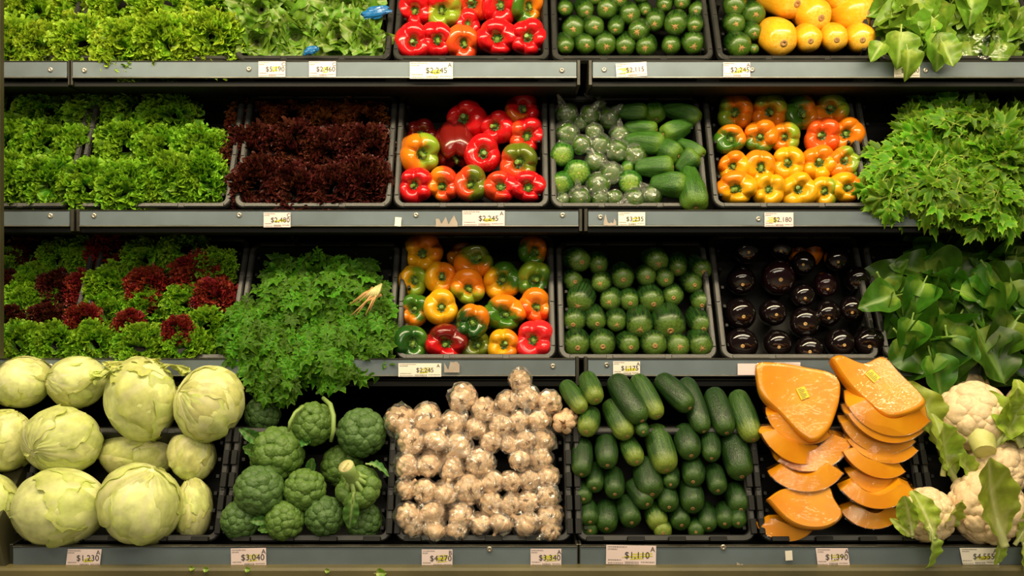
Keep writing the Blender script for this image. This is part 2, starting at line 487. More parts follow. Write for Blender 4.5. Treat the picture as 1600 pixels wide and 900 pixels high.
crate(R3, 1128, 1376, 'third shelf black crate of shiny dark eggplants', top_py=366)
crate(R3, 1384, 1640, 'third shelf black crate behind large spinach leaves', top_py=377)
crate(R4, 24, 343, 'bottom crate of iceberg lettuces', True)
crate(R4, 348, 612, 'bottom crate of broccoli', True)
crate(R4, 616, 895, 'bottom crate of wrapped garlic', True)
crate(R4, 900, 1183, 'bottom crate of long cucumbers', True)
crate(R4, 1188, 1454, 'bottom crate of orange pumpkin slices', True)
crate(R4, 1460, 1745, 'bottom crate of cauliflower at right border', True)

# ---------------------------------------------------------------- price tags
_txt = {}
def text_mesh(s, mat):
    key = (s, mat.name)
    if key not in _txt:
        c = bpy.data.curves.new('lettering', 'FONT'); c.body = s; c.size = 1.0; c.align_x = 'CENTER'; c.align_y = 'CENTER'; c.resolution_u = 3
        o = bpy.data.objects.new('lettering', c); COL.objects.link(o)
        bpy.context.view_layer.update()
        me = bpy.data.meshes.new_from_object(o.evaluated_get(bpy.context.evaluated_depsgraph_get()))
        bpy.data.objects.remove(o, do_unlink=True); bpy.data.curves.remove(c)
        me.materials.clear(); me.materials.append(mat); me.name = 'lettering'
        _txt[key] = me
    return _txt[key]
def flat(polys, z, name, mat, dz=0.0):
    m = MB()
    for q, p in enumerate(polys):
        k = len(p); m.add([(x, y, z + q * dz) for x, y in p], [tuple(range(k))])
    return m.mesh(name, mat)
def rect(x0, x1, y0, y1): return [(x0, y0), (x1, y0), (x1, y1), (x0, y1)]
def price_tag(row, px, py, wpx, hpx, price, label, code=None, rot=0.0, white=False, smudge=0.0, skew=0.0, torn=False, side=None):
    c = P(px, py, row.yr - .004); k = mpp(c); W, Hh = wpx * k, hpx * k
    t = thing('price_tag', label, 'price tag', 'price tags on the shelf rails', c, Quaternion((0, 1, 0), rot) @ Quaternion((1, 0, 0), PI / 2))
    r = random.Random(int(px * 7 + py))
    # card with thickness
    out = [(-W / 2 + skew * Hh / 2 * -1, -Hh / 2), (W / 2 - skew * Hh / 2, -Hh / 2), (W / 2 + skew * Hh / 2, Hh / 2), (-W / 2 + skew * Hh / 2, Hh / 2)]
    if torn:
        out = [(-W / 2, -Hh / 2), (W / 2, -Hh / 2)]
        kx = 7
        for i in range(kx + 1):
            out.append((W / 2 - W * (i + r.uniform(-.3, .3) * (0 < i < kx)) / kx, Hh * r.uniform(-.35, .45)))
    n = len(out); th = .0008
    vs = [(x, y, 0) for x, y in out] + [(x, y, th) for x, y in out]
    fs = [tuple(range(n - 1, -1, -1)), tuple(range(n, 2 * n))] + [(i, (i + 1) % n, n + (i + 1) % n, n + i) for i in range(n)]
    obj('card', mk('card', vs, fs, M['paper_old'] if torn else M['paper_white'] if white else M['paper'], False), t)
    z = th + .0006
    if torn: return t
    if price is None: return t
    # yellow marker strokes under the price
    px_c, py_c = (W * .12, -Hh * .02)
    if smudge > 0:
        st = []
        for i in range(6):
            a = W * r.uniform(.08, .34) * smudge; b = W * r.uniform(.08, .34) * smudge; yy = py_c - Hh * .05 + Hh * r.uniform(-.16, .2) ; hh = Hh * r.uniform(.025, .05)
            xx = px_c if side is None else side * W
            st.append([(xx - a, yy - hh), (xx + b, yy - hh * .3 + Hh * .03), (xx + b * .9, yy + hh + Hh * .03), (xx - a * .8, yy + hh * .6)])
        obj('marker_stroke', flat(st, z - .0004, 'marker_stroke', M['marker'], .00004), t)['kind'] = 'stuff'
    sz = min(Hh * .48, W * .26)
    obj('price_lettering', text_mesh(price, M['ink']), t, (px_c, py_c, z), None, sz)
    if code: obj('code_letter', text_mesh(code, M['ink']), t, (W * .43, Hh * .30, z), None, Hh * .36)
    # fine print: lines too small to read, and a bar code
    b = []
    for (x0, x1, y) in ((-.47, -.08, .42), (-.47, -.28, .30), (-.46, -.2, -.26), (-.46, -.16, -.42), (.2, .47, -.36)):
        x = x0
        while x < x1:
            d = r.uniform(.012, .035); b.append(rect(W * x, W * min(x + d, x1), Hh * y - Hh * .022, Hh * y + Hh * .022)); x += d + .012
    x = -.12
    while x < .16:
        d = r.uniform(.004, .012); b.append(rect(W * x, W * (x + d), -Hh * .46, -Hh * .33)); x += d + r.uniform(.006, .012)
    obj('fine_print', flat(b, z, 'fine_print', M['ink_soft']), t)['kind'] = 'stuff'
    return t
price_tag(R1, 425, 108, 42, 24, '$5,190', 'pink price tag reading $5,190 below butter lettuce', 'C', 0, False, .6)
price_tag(R1, 504, 108, 42, 24, '$2,460', 'pink price tag reading $2,460 on the top rail', 'C', 0, False, .7)
price_tag(R1, 674, 110, 67, 26, '$2,245', 'white price tag reading $2,245 below the top red peppers', 'A', 0, True, .6)
price_tag(R1, 986.5, 109, 48, 22, '$2,115', 'crooked pink price tag reading $2,115 below zucchini', None, math.radians(-3.5), False, .7, side=-.22)
price_tag(R1, 1151, 109, 42, 23, '$2,245', 'pink price tag reading $2,245 below the yellow squash crate', 'A', 0, False, .9)
price_tag(R1, 1417, 110, 40, 22, '$2,180', 'worn price tag half hidden by hanging spinach leaf', None, 0, True, .3)
price_tag(R2, 433, 343.5, 42, 23, '$2,480', 'pink price tag reading $2,480 below dark red lettuce', 'C', 0, False, .8)
price_tag(R2, 755.5, 341, 66, 24, '$2,245', 'wide pink price tag reading $2,245 below half empty pepper crate', 'A', 0, False, .7)
price_tag(R2, 987, 342, 42, 21, '$3,235', 'pink price tag reading $3,235 below wrapped squash', None, 0, True, .7)
price_tag(R2, 1217, 343, 45, 22, '$2,180', 'pink price tag reading $2,180 below orange peppers', None, 0, False, .7, side=-.22)
price_tag(R3, 656, 578, 67, 21, '$2,245', 'white price tag reading $2,245 below mixed pepper crate', 'A', 0, True, .6)
price_tag(R3, 979, 575, 42, 21, '$1,175', 'white price tag reading $1,175 below round zucchini', 'A', 0, True, .8)
price_tag(R3, 1173, 577, 41, 18, None, 'blank paper tag below the eggplants', None, 0, False)
price_tag(R3, 1230, 575, 41, 18, '$1,865', 'price tag partly hidden behind pumpkin slice', None, 0, False, .3)
price_tag(R4, 131, 871.5, 53, 27, '$1,230', 'slanted price tag reading $1,230 below iceberg lettuces', 'A', 0, False, .5, skew=.12)
price_tag(R4, 388.5, 870.5, 55, 28, '$3,040', 'pink price tag reading $3,040 below broccoli', 'A', math.radians(-1), False, .7)
price_tag(R4, 683, 872, 48, 27, '$4,270', 'pink price tag reading $4,270 and letter B below garlic', 'B', 0, False, 1.0)
price_tag(R4, 853, 871, 48, 27, '$3,340', 'pink price tag reading $3,340 and letter A below garlic', 'A', 0, False, 1.0)
price_tag(R4, 986, 867, 78, 30, '$1,110', 'large pink price tag reading $1,110 below long cucumbers', 'A', math.radians(1), False, 1.0)
price_tag(R4, 1301, 870, 50, 27, '$1,390', 'pink price tag reading $1,390 below pumpkin slices', 'A', 0, False, .9, skew=-.12)
price_tag(R4, 1530, 869, 57, 26, '$4,555', 'slanted white price tag reading $4,555 below cauliflower', 'A', 0, True, .8, skew=-.2)
price_tag(R2, 622, 346.5, 10, 14, None, 'small white paper scrap on the second rail', None, math.radians(5), True)
price_tag(R2, 698, 344, 34, 20, None, 'torn price tag remnant beside the wide $2,245 tag', None, 0, False, torn=True)
price_tag(R2, 953, 343, 20, 19, None, 'torn scrap of price tag beside the $3,235 tag', None, 0, True, torn=True)
price_tag(R3, 706, 573, 24, 18, None, 'torn paper remnant on rail above the garlic', None, 0, True, torn=True)
price_tag(R4, 1232.5, 868, 11, 15, None, 'small white paper scrap on rail below pumpkin', None, math.radians(-4), True)
price_tag(R4, 1156, 881, 10, 6, None, 'tiny pink torn scrap at the bottom rail edge', None, 0, False, torn=True)
# ================================================================ leaf shapes
def leaf_grid(seed, wfun, nu=16, nv=9, arch=.25, fold=.15, wav=.04, wfreq=3.0, curl=0.0, petiole=.35, pr=.022, twist=0.0, side_veins=6, u_shift=0.0, lobes=0.0):
    """one blade of unit length along +Y, face up along +Z; returns verts, faces, lu, vein"""
    r = np.random.RandomState(seed); V = []; LU = []; VE = []
    p1, p2 = r.uniform(0, 6.28, 2)
    for i in range(nu):
        u = i / (nu - 1); w_ = wfun(u)
        for j in range(nv):
            v = -1 + 2 * j / (nv - 1); x = v * w_
            z = -arch * u * u + fold * abs(v) * w_ * 1.6 + wav * (abs(v) ** 1.5) * math.sin(wfreq * 2 * PI * u + (p1 if v > 0 else p2)) * min(1, 4 * u)
            z += curl * (v * v) * w_ * math.sin(PI * u)
            ca = twist * u; y = u - .06 * abs(v) * w_
            V.append((x * math.cos(ca), y, z + x * math.sin(ca)))
            LU.append(max(u * .75 + .02, abs(v) ** 3 * .9) if u > .02 else .1)
            mid = math.exp(-(v * w_ / (.018 + .02 * (1 - u))) ** 2)
            sv = max(0, math.cos(2 * PI * side_veins * (u - .28 * abs(v)))) ** 8 * .45 * (1 - abs(v) * .7) if side_veins else 0
            VE.append(min(1, mid * (1 - .5 * u) + sv))
    F = grid_faces(nu, nv)
    if petiole > 0:
        m = MB(); k = 5
        m.tube([(0, -petiole * (1 - t / (k - 1)), -.06 * petiole * math.sin(PI * t / (k - 1)) - .004) for t in range(k)] + [(0, .25, -arch * .0625 - .006)], [pr * 1.1] * k + [pr * .4], 6)
        o = len(V); V += [tuple(q) for q in m.v]; F += [tuple(i + o for i in f) for f in m.f]
        LU += [0.0] * len(m.v); VE += [.8] * len(m.v)
    return V, F, LU, VE
def leaf_mesh(name, *a, **k):
    V, F, LU, VE = leaf_grid(*a, **k); return mk(name, V, F, None, True, {'lu': LU, 'vein': VE})
def w_spinach(u): return .47 * (math.sin(PI * min(1, u * .97 + .03) ** .72) ** .75) * (1.0 if u < .97 else .6)
def w_round(u): return .42 * (max(0, math.sin(PI * (u * .93 + .05) ** .9)) ** .55)
def w_long(u): return .26 * (max(0, math.sin(PI * (u * .95 + .03) ** 1.15)) ** .7)
def tooth(base, teeth, depth, sharp=1.0):
    def f(u):
        s = (u * teeth) % 1.0
        return max(.004, base * (math.sin(PI * min(.999, u * .93 + .06)) ** .7) * (1 - depth * (1 - (1 - s) ** sharp if s > .25 else (1 - s / .25))))
    return f
def join_leaflets(name, parts):
    """parts: (verts, faces, lu, vein, angle about Z, scale, offset)"""
    V = []; F = []; L = []; E = []
    for (v, f, l, e, ang, s, off, tilt) in parts:
        o = len(V); R = Matrix.Rotation(ang, 4, 'Z') @ Matrix.Rotation(tilt, 4, 'X')
        V += [tuple((R @ Vector(p)) * s + Vector(off)) for p in v]; F += [tuple(i + o for i in q) for q in f]; L += list(l); E += list(e)
    return mk(name, V, F, None, True, {'lu': L, 'vein': E})
def compound(name, seed, teeth, depth, base, sharp, n=3, pet=.6):
    r = random.Random(seed); parts = []
    spec = [(0, 1.0, (0, .0, 0)), (1.0, .82, (-.02, -.12, 0)), (-1.0, .82, (.02, -.12, 0)), (1.25, .6, (-.01, -.38, -.01)), (-1.25, .6, (.01, -.38, -.01))][:n]
    for k, (a, s, off) in enumerate(spec):
        v, f, l, e = leaf_grid(seed * 10 + k, tooth(base, teeth, depth, sharp), 19, 5, r.uniform(.1, .45), r.uniform(.1, .5), .04, 2, 0, pet if k == 0 else .08, .02, r.uniform(-.4, .4), 0)
        parts.append((v, f, l, e, a + r.uniform(-.2, .2), s * r.uniform(.85, 1.1), off, r.uniform(-.3, .4)))
    return join_leaflets(name, parts)
def frilly_mesh(seed, A=1.25, k1=7.0, amp=.17, nv=230, nu=13):
    """lettuce leaf: a fan whose rim is folded into curls upon curls"""
    r = np.random.RandomState(seed); a1, a2, a3, a4, a5 = r.uniform(0, 6.28, 5); kk = k1 * r.uniform(.9, 1.1)
    u = (np.linspace(0, 1, nu) ** .7)[:, None]; v = np.linspace(-1, 1, nv)[None, :]
    g = np.clip((u - .12) / .88, 0, 1)
    ph = kk * v * A * (1 + .12 * np.sin(3 * v + a4))
    am = amp * g ** .9 * (.8 + .35 * np.sin(2.3 * v + a2))
    a2m = amp * .75 * g ** 2.2; a3m = amp * .38 * g ** 5
    s1 = np.sin(2 * ph + a1); s2 = np.sin(5.1 * ph + a3 + 1.2 * s1); s3 = np.sin(11.3 * ph + a5)
    z = am * s1 + a2m * s2 + a3m * s3 - .15 * u ** 3
    tang = .55 * am * np.sin(4 * ph + 2 * a1) + .8 * a2m * np.sin(10.2 * ph + 2 * a3) 
    an = v * A * (.3 + .7 * np.minimum(1, u * 1.3)) + tang
    rho = u * (1 - .16 * v * v) * (1 + .10 * np.sin(3.5 * v + a1) * g) + .45 * a2m * np.cos(5.1 * ph + a3) + .8 * a3m * np.cos(11.3 * ph + a5) - .25 * am * np.abs(s1)
    V = np.stack([rho * np.sin(an), rho * np.cos(an), z + 0 * v], -1).reshape(-1, 3)
    L = (u * np.ones_like(v)).ravel(); E = (np.exp(-(v / .06) ** 2) * (1 - u) * .9).ravel()
    return mk('leaf', V, grid_faces(nu, nv), None, True, {'lu': L, 'vein': E})
FRILLY = [frilly_mesh(s) for s in range(6)]
FRILLY_FINE = [frilly_mesh(s + 10, 1.2, 8.5, .17) for s in range(4)]
BUTTER = [leaf_mesh('leaf', s, w_round, 24, 17, a, .2, .13, 3.6, c, .0, side_veins=5) for s, a, c in ((1, .5, .9), (2, .35, .6), (3, .65, 1.1), (4, .25, .5))]
SPINACH = [leaf_mesh('leaf', s, w_spinach, 18, 11, a, f, wv, 2.2, c, .22, .022, tw) for s, a, f, wv, c, tw in ((1, .15, .22, .05, .2, .2), (2, .35, .1, .06, .5, -.3), (3, .5, .3, .05, .3, .4), (4, -.1, .35, .07, .0, -.2), (5, .25, .5, .05, .9, .1))]
def fan_leaflet(seed, lobes, ld, teeth, td, spread=1.9, cup=.2, petiole=.4, pr=.018, na=43, nr=6):
    """leaflet with lobes and teeth: a fan about its base"""
    r = np.random.RandomState(seed); V = []; L = []; E = []; a1, a2 = r.uniform(0, 6.28, 2); arch = r.uniform(.0, .4); fold = r.uniform(-.1, .35)
    tri = lambda x: abs((x % 1.0) * 2 - 1)
    for i in range(nr):
        t = i / (nr - 1)
        for j in range(na):
            s = -1 + 2 * j / (na - 1); a = s * spread * .5
            e = (.62 + .38 * math.cos(s * 1.35)) * (1 - ld * tri(lobes * (s + 1) / 2) ) * (1 - td * tri(teeth * (s + 1) / 2))
            q = t * (e * t + .62 * (1 - t)); x, y = q * math.sin(a * (1 + .35 * t)), q * math.cos(a * (1 + .35 * t))
            z = -arch * q * q + fold * abs(x) + cup * .35 * math.sin(lobes * PI * (s + 1) + a1) * q * q + .03 * math.sin(5 * s + a2) * t
            V.append((x, y, z)); L.append(t); E.append(max(0, math.cos(PI * lobes * (s + 1))) ** 6 * .6 * (1 - .5 * t))
    F = grid_faces(nr, na)
    m = MB(); m.tube([(0, -petiole, -.06), (0, -petiole * .5, -.03), (0, 0, 0), (0, .1, -.004)], [pr, pr, pr * .8, pr * .3], 5)
    o = len(V); V += [tuple(q) for q in m.v]; F += [tuple(i + o for i in f) for f in m.f]; L += [0.0] * len(m.v); E += [.6] * len(m.v)
    return V, F, L, E
def fan_compound(name, seed, spec, *a):
    r = random.Random(seed); parts = []
    for k, (ang, s, off) in enumerate(spec):
        v, f, l, e = fan_leaflet(seed * 10 + k, *a, petiole=.9 if k == 0 else .25)
        parts.append((v, f, l, e, ang + r.uniform(-.2, .2), s * r.uniform(.85, 1.15), off, r.uniform(-.5, .5)))
    return join_leaflets(name, parts)
SP3 = [(0, .62, (0, .38, 0)), (1.05, .52, (-.05, .1, 0)), (-1.05, .52, (.05, .1, 0))]
SP5 = SP3 + [(1.25, .42, (-.04, -.3, 0)), (-1.25, .42, (.04, -.3, 0))]
CELERY = [fan_compound('leaf', s, SP3 if s % 2 else SP5, 3, .44, 13, .24, 1.95, .6) for s in range(8)]
PARSLEY = [fan_compound('sprig', s + 20, SP5, 3, .46, 7, .12, 2.4, .5) for s in range(6)]
BROAD = [leaf_mesh('leaf', s, w_long, 20, 11, a, .25, .06, 4, .4, .12, .05, tw, 7) for s, a, tw in ((5, .3, .2), (6, -.35, -.2), (7, .6, .3))]
M['lettuce'] = leaf_mat('frilly_lettuce_leaf', srgb('#b0cc66'), srgb('#8cba2a'), srgb('#568e1a'), .3, .42, .35, srgb('#d2dc94'))
M['lettuce_b'] = leaf_mat('bright_frilly_lettuce_leaf', srgb('#c4d670'), srgb('#a6c630'), srgb('#76a420'), .3, .42, .35, srgb('#dfe6a2'))
M['lettuce_red'] = leaf_mat('dark_red_lettuce_leaf', srgb('#6a7434'), srgb('#54241a'), srgb('#2c120c'), .15, .38, .4, srgb('#6a4a2c'))
M['lettuce_brown'] = leaf_mat('bronze_lettuce_leaf', srgb('#7a7434'), srgb('#8a4a22'), srgb('#522814'), .2, .4, .35, srgb('#7a5a30'))
M['lettuce_maroon'] = leaf_mat('maroon_lettuce_leaf', srgb('#8a6a44'), srgb('#8c3024'), srgb('#5e1c16'), .2, .38, .4, srgb('#a06a4c'))
M['butter'] = leaf_mat('butter_lettuce_leaf', srgb('#dfe4a0'), srgb('#94b43a'), srgb('#6a9626'), .35, .38, .4, srgb('#dfe6aa'), 5)
M['spinach'] = leaf_mat('dark_spinach_leaf', srgb('#86a238'), srgb('#5c8a28'), srgb('#3a6814'), .25, .36, .45, srgb('#7fa04a'), 5, .3)
M['spinach_light'] = leaf_mat('light_spinach_leaf', srgb('#a0b648'), srgb('#98b038'), srgb('#6a9428'), .3, .38, .4, srgb('#a8bf62'), 5)
M['celery'] = leaf_mat('celery_leaf', srgb('#b0be50'), srgb('#80a628'), srgb('#508414'), .3, .48, .25, srgb('#9fb850'), 4, .4)
M['parsley'] = leaf_mat('parsley_leaf', srgb('#6a8c2a'), srgb('#5c8c1e'), srgb('#417414'), .28, .5, .2, srgb('#5f8a2c'), 4, .5)
M['cauli_leaf'] = leaf_mat('cauliflower_leaf', srgb('#d8dc8c'), srgb('#b4c64e'), srgb('#9ab63c'), .3, .4, .4, srgb('#d4dc98'), 5)
M['broc_leaf'] = leaf_mat('broccoli_leaf', srgb('#8fae5a'), srgb('#5f8f3c'), srgb('#4a7d35'), .25, .42, .4, srgb('#9fb86e'), 5)
for L_, m_ in ((FRILLY, 'lettuce'), (FRILLY_FINE, 'lettuce_red'), (BUTTER, 'butter'), (SPINACH, 'spinach'), (CELERY, 'celery'), (PARSLEY, 'parsley'), (BROAD, 'cauli_leaf')):
    for me in L_: me.materials.append(M[m_])
# ================================================================ fruit vegetables
def face_axis(p, sx=0.0, sy=0.0, k=0.75):
    c = (CAM - p).normalized(); b = (c * k + Vector((0, -1, 0)) * (1 - k)).normalized()
    d = math.sqrt(max(0.05, 1 - sx * sx - sy * sy))
    return (b * d + Vector((sx, 0, sy))).normalized()

def spline(pts, n):
    pts = np.array(pts, float); k = len(pts); out = []
    for s in np.linspace(0, k - 1, n):
        i = min(int(s), k - 2); f = s - i
        p0, p1, p2, p3 = pts[max(i - 1, 0)], pts[i], pts[i + 1], pts[min(i + 2, k - 1)]
        out.append(0.5 * ((2 * p1) + (-p0 + p2) * f + (2 * p0 - 5 * p1 + 4 * p2 - p3) * f * f + (-p0 + 3 * p1 - 3 * p2 + p3) * f ** 3))
    return np.array(out)

# ---------------------------------------------------------------- bell peppers
def pepper_mesh(seed, k):
    r = np.random.RandomState(seed)
    nt, nth = 34, 56
    pr = spline([(0.0, .20), (.12, .21), (.26, .34), (.44, .58), (.64, .66), (.84, .55), (.97, .25), (1.0, -.08), (.96, -.45), (.88, -.82), (.76, -1.12), (.56, -1.34), (.3, -1.32), (.12, -1.22), (0, -1.18)], nt)
    th = np.linspace(0, 2 * PI, nth, endpoint=False)
    ph = r.uniform(0, 2 * PI); wob = r.uniform(-.25, .25, 3)
    tw = th + wob[0] * np.sin(th + ph) + wob[1] * np.sin(2 * th + 1)
    g = np.abs(np.cos(k * (tw + ph) / 2)) ** .75
    lob = 1 + r.uniform(.06, .14) * np.cos(th - r.uniform(0, 6)) + r.uniform(.03, .09) * np.cos(2 * th - r.uniform(0, 6))
    V = []
    for i, (rad, z) in enumerate(pr):
        t = i / (nt - 1)
        c = .26 * math.exp(-((t - .24) / .16) ** 2) + .10 + .22 * math.exp(-((t - .85) / .15) ** 2)
        rr_ = rad * (1 - c * (1 - g)) * lob
        zz = z * (np.where(t < .45, .62 + .38 * g, .9 + .1 * g)) if z > 0 else z * (0.9 + .1 * g)
        if t < .1: zz = np.full(nth, z * .75)
        for a, b, q in zip(th, rr_, zz): V.append((b * math.cos(a), b * math.sin(a), q))
    V = np.array(V)
    V += (V / (np.linalg.norm(V, axis=1)[:, None] + .01)) * (waves(V, 2.6, seed + 50) * .035)[:, None]
    return mk('flesh', V, grid_faces(nt, nth, True), None)
def calyx_mesh(seed):
    r = np.random.RandomState(seed); n = 30; V = []
    for i, (rad, z) in enumerate(((.03, .30), (.13, .28), (.22, .31), (.30, .40))):
        for j in range(n):
            a = 2 * PI * j / n; s = rad * (1 + (.30 * math.cos(6 * a + seed) + .08 * math.cos(2 * a)) * (i / 3) ** 2)
            V.append((s * math.cos(a), s * math.sin(a), z + (.015 * math.cos(12 * a) if i > 1 else 0)))
    o = len(V)
    V += [(x, y, z - .06) for x, y, z in V[-n:]]
    f = grid_faces(5, n, True)
    return mk('calyx', V, f)
def stem_mesh(seed):
    r = random.Random(seed); dx, dy = r.uniform(-.12, .12), r.uniform(-.12, .12)
    m = MB(); m.tube([(0, 0, .24), (dx * .2, dy * .2, .38), (dx * .6, dy * .6, .52), (dx, dy, .66), (dx * 1.05, dy * 1.05, .665)], [.15, .10, .085, .115, .09], 9)
    return m.mesh('stem', None, True)
def veg_green(name, a, b, tip=None, rough=.4):
    t = NT(name); v = t.coord(); n = t.noise(v, 6, 3)
    t.base(t.ramp(n, [(.3, a), (.7, b)])); t.set(rough=rough); return t.m
M['stem'] = veg_green('pepper_stem_green', srgb('#7d9a3c'), srgb('#4f6f22'))
M['calyx'] = veg_green('pepper_calyx_green', srgb('#4f7424'), srgb('#33521a'))
PEPPERS = [pepper_mesh(s, k) for s, k in ((1, 4), (2, 3), (3, 4), (4, 4), (5, 3), (6, 4), (7, 3), (8, 4), (9, 5), (10, 4))]
for me in PEPPERS: me.materials.append(M['calyx'])
CALYX = [calyx_mesh(s) for s in range(3)]; STEMS = [stem_mesh(s) for s in range(5)]
for me in CALYX: me.materials.append(M['calyx'])
for me in STEMS: me.materials.append(M['stem'])
PCOL = {'R': srgb('#c8141a'), 'D': srgb('#6e1410'), 'K': srgb('#e6262c'), 'S': srgb('#d2401c'), 'O': srgb('#e07a12'), 'T': srgb('#e2551a'), 'Y': srgb('#e5a514'),
        'G': srgb('#3c6a18'), 'L': srgb('#7f9a26'), 'E': srgb('#24501a'), 'V': srgb('#5d6a18'), 'B': srgb('#b06a14')}
PNAME = {'R': 'red', 'D': 'dark red', 'K': 'bright red', 'S': 'orange-red', 'O': 'orange', 'T': 'deep orange', 'Y': 'yellow', 'G': 'green', 'L': 'light green', 'E': 'dark green', 'V': 'olive green', 'B': 'dull orange'}
_pm = {}
def pepper_mat(a, b, ang, amt):
    key = (a, b, ang, amt)
    if key in _pm: return _pm[key]
    t = NT('pepper_skin'); v = t.coord((1, 1, 1)); n = t.noise(v, 1.3, 3, .6)
    ca = PCOL[a]; lo = tuple(x * .82 for x in ca); base = t.ramp(n, [(.35, ca), (.75, lo)])
    if b:
        tc = t.new('ShaderNodeTexCoord'); dp = t.new('ShaderNodeVectorMath', operation='DOT_PRODUCT')
        t.link(tc.outputs['Object'], dp.inputs[0]); dp.inputs[1].default_value = (math.cos(math.radians(ang)), math.sin(math.radians(ang)), .1)
        ad = t.new('ShaderNodeMath', operation='MULTIPLY_ADD'); t.link(n, ad.inputs[0]); ad.inputs[1].default_value = 1.6; t.link(dp.outputs['Value'], ad.inputs[2])
        mr = t.new('ShaderNodeMapRange', interpolation_type='SMOOTHSTEP'); th = .8 + (1 - 2 * amt) * .8
        mr.inputs[1].default_value = th - .32; mr.inputs[2].default_value = th + .32; t.link(ad.outputs[0], mr.inputs[0])
        base = t.mix(mr.outputs[0], base, PCOL[b])
    t.base(base); t.set(rough=.22, spec=.5, coat=.35, coat_rough=.08, sss=0.0)
    _pm[key] = t.m
    return t.m
_pi = [0]
def pepper(row, px, py, r, a, b, ang, amt, label, group, sx=0, sy=0, w=-.022):
    i = _pi[0]; _pi[0] += 1
    p = on(row, px, py, w); R = r * mpp(p) * 1.12
    ax = face_axis(p, sx, sy + .06, 1.0)
    t = thing('bell_pepper', label, 'bell pepper', group, p, axis_quat(ax))
    obj('flesh', PEPPERS[(i * 7 + int(px)) % len(PEPPERS)], t, (0, 0, -.1 * R), None, (R, R, R), pepper_mat(a, b, ang, amt))
    s = R * rnd.uniform(.92, 1.12)
    q = Quaternion((0, 0, 1), rnd.uniform(0, 6.28))
    obj('calyx', CALYX[i % 3], t, (0, 0, -.14 * R), q, s)
    obj('stem', STEMS[i % 5], t, (0, 0, -.14 * R), q, s)
def look(a, b):
    return PNAME[a] + (' and ' + PNAME[b] if b else '')
def pepper_crate(row, rows, crate_name, group):
    for ri, rw in enumerate(rows):
        rw = sorted(rw, key=lambda q: q[0])
        for ci, q in enumerate(rw):
            px, py, r, a = q[:4]; b, ang, amt = q[4] if len(q) > 4 and q[4] else (None, 0, 0)
            sx, sy = q[5] if len(q) > 5 and q[5] else (rnd.uniform(-.18, .18), rnd.uniform(-.16, .14))
            w = q[6] if len(q) > 6 else -.02 + rnd.uniform(-.008, .008)
            lab = f'{look(a, b)} pepper, {place_word(ci, len(rw))} in {row_word(ri, len(rows))} of {crate_name}'
            pepper(row, px, py, r, a, b, ang, amt, lab, group, sx, sy, w)
pepper_crate(R1, [
    [(649, 17, 26, 'R'), (690, 15, 28, 'R', ('L', -60, .55)), (738, 4, 28, 'S'), (783, 9, 28, 'R'), (826, 9, 27, 'O', ('G', 200, .5))],
    [(646, 67, 27, 'R', None, (.05, 0), -.012), (683, 62, 26, 'R'), (725, 67, 27, 'S', ('T', 90, .4)), (777, 61, 29, 'R'), (825, 60, 27, 'R', None, (0, 0), -.012)],
], 'top red pepper crate', 'peppers in the top red pepper crate')
pepper(R1, 731, 38, 20, 'R', None, 0, 0, 'small red pepper wedged between both rows of top red crate', 'peppers in the top red pepper crate', .1, 0, -.05)
pepper_crate(R2, [
    [(725, 185, 29, 'R', None, (-.25, 0)), (817, 172, 26, 'R', ('O', 250, .25))],
    [(657, 212, 24, 'D', None, (0, .2), -.06), (774, 198, 25, 'R'), (823, 213, 27, 'R', ('S', 200, .4), (.05, -.1))],
    [(655, 240, 30, 'O', ('L', 0, .5), (.42, -.12), -.005), (708, 238, 30, 'D', None, (.1, -.97), -.05), (755, 242, 28, 'R'), (812, 254, 29, 'V', ('S', 230, .4), (0, -.05), -.008)],
    [(647, 290, 26, 'R'), (692, 292, 25, 'S', ('O', 180, .4)), (737, 289, 26, 'V', ('S', 180, .4)), (782, 294, 25, 'S', ('R', 0, .4)), (825, 294, 25, 'R')],
], 'half empty red crate', 'peppers in the half empty crate')
pepper_crate(R2, [
    [(1150, 175, 27, 'O', ('L', 200, .3)), (1203, 174, 27, 'O', ('L', 80, .3)), (1252, 178, 26, 'G', ('O', 0, .3)), (1300, 172, 27, 'O', ('L', 60, .4))],
    [(1143, 217, 23, 'G', ('O', 60, .3)), (1188, 215, 25, 'O', ('G', 250, .4)), (1228, 214, 22, 'O', ('L', 0, .35)), (1283, 213, 27, 'T'), (1321, 208, 24, 'O')],
    [(1144, 259, 23, 'Y', ('O', 120, .4)), (1189, 261, 26, 'Y', ('O', 90, .3)), (1233, 255, 25, 'Y'), (1279, 256, 26, 'Y', ('O', 100, .5)), (1316, 252, 24, 'O', ('L', 20, .35), (.4, .1))],
    [(1150, 296, 27, 'Y', ('O', 120, .35)), (1200, 297, 25, 'Y'), (1245, 296, 27, 'Y', None, (.3, 0)), (1290, 298, 22, 'Y', ('L', 0, .3)), (1322, 295, 24, 'O', ('Y', 180, .5), (.35, 0))],
], 'orange pepper crate', 'peppers in the orange pepper crate')
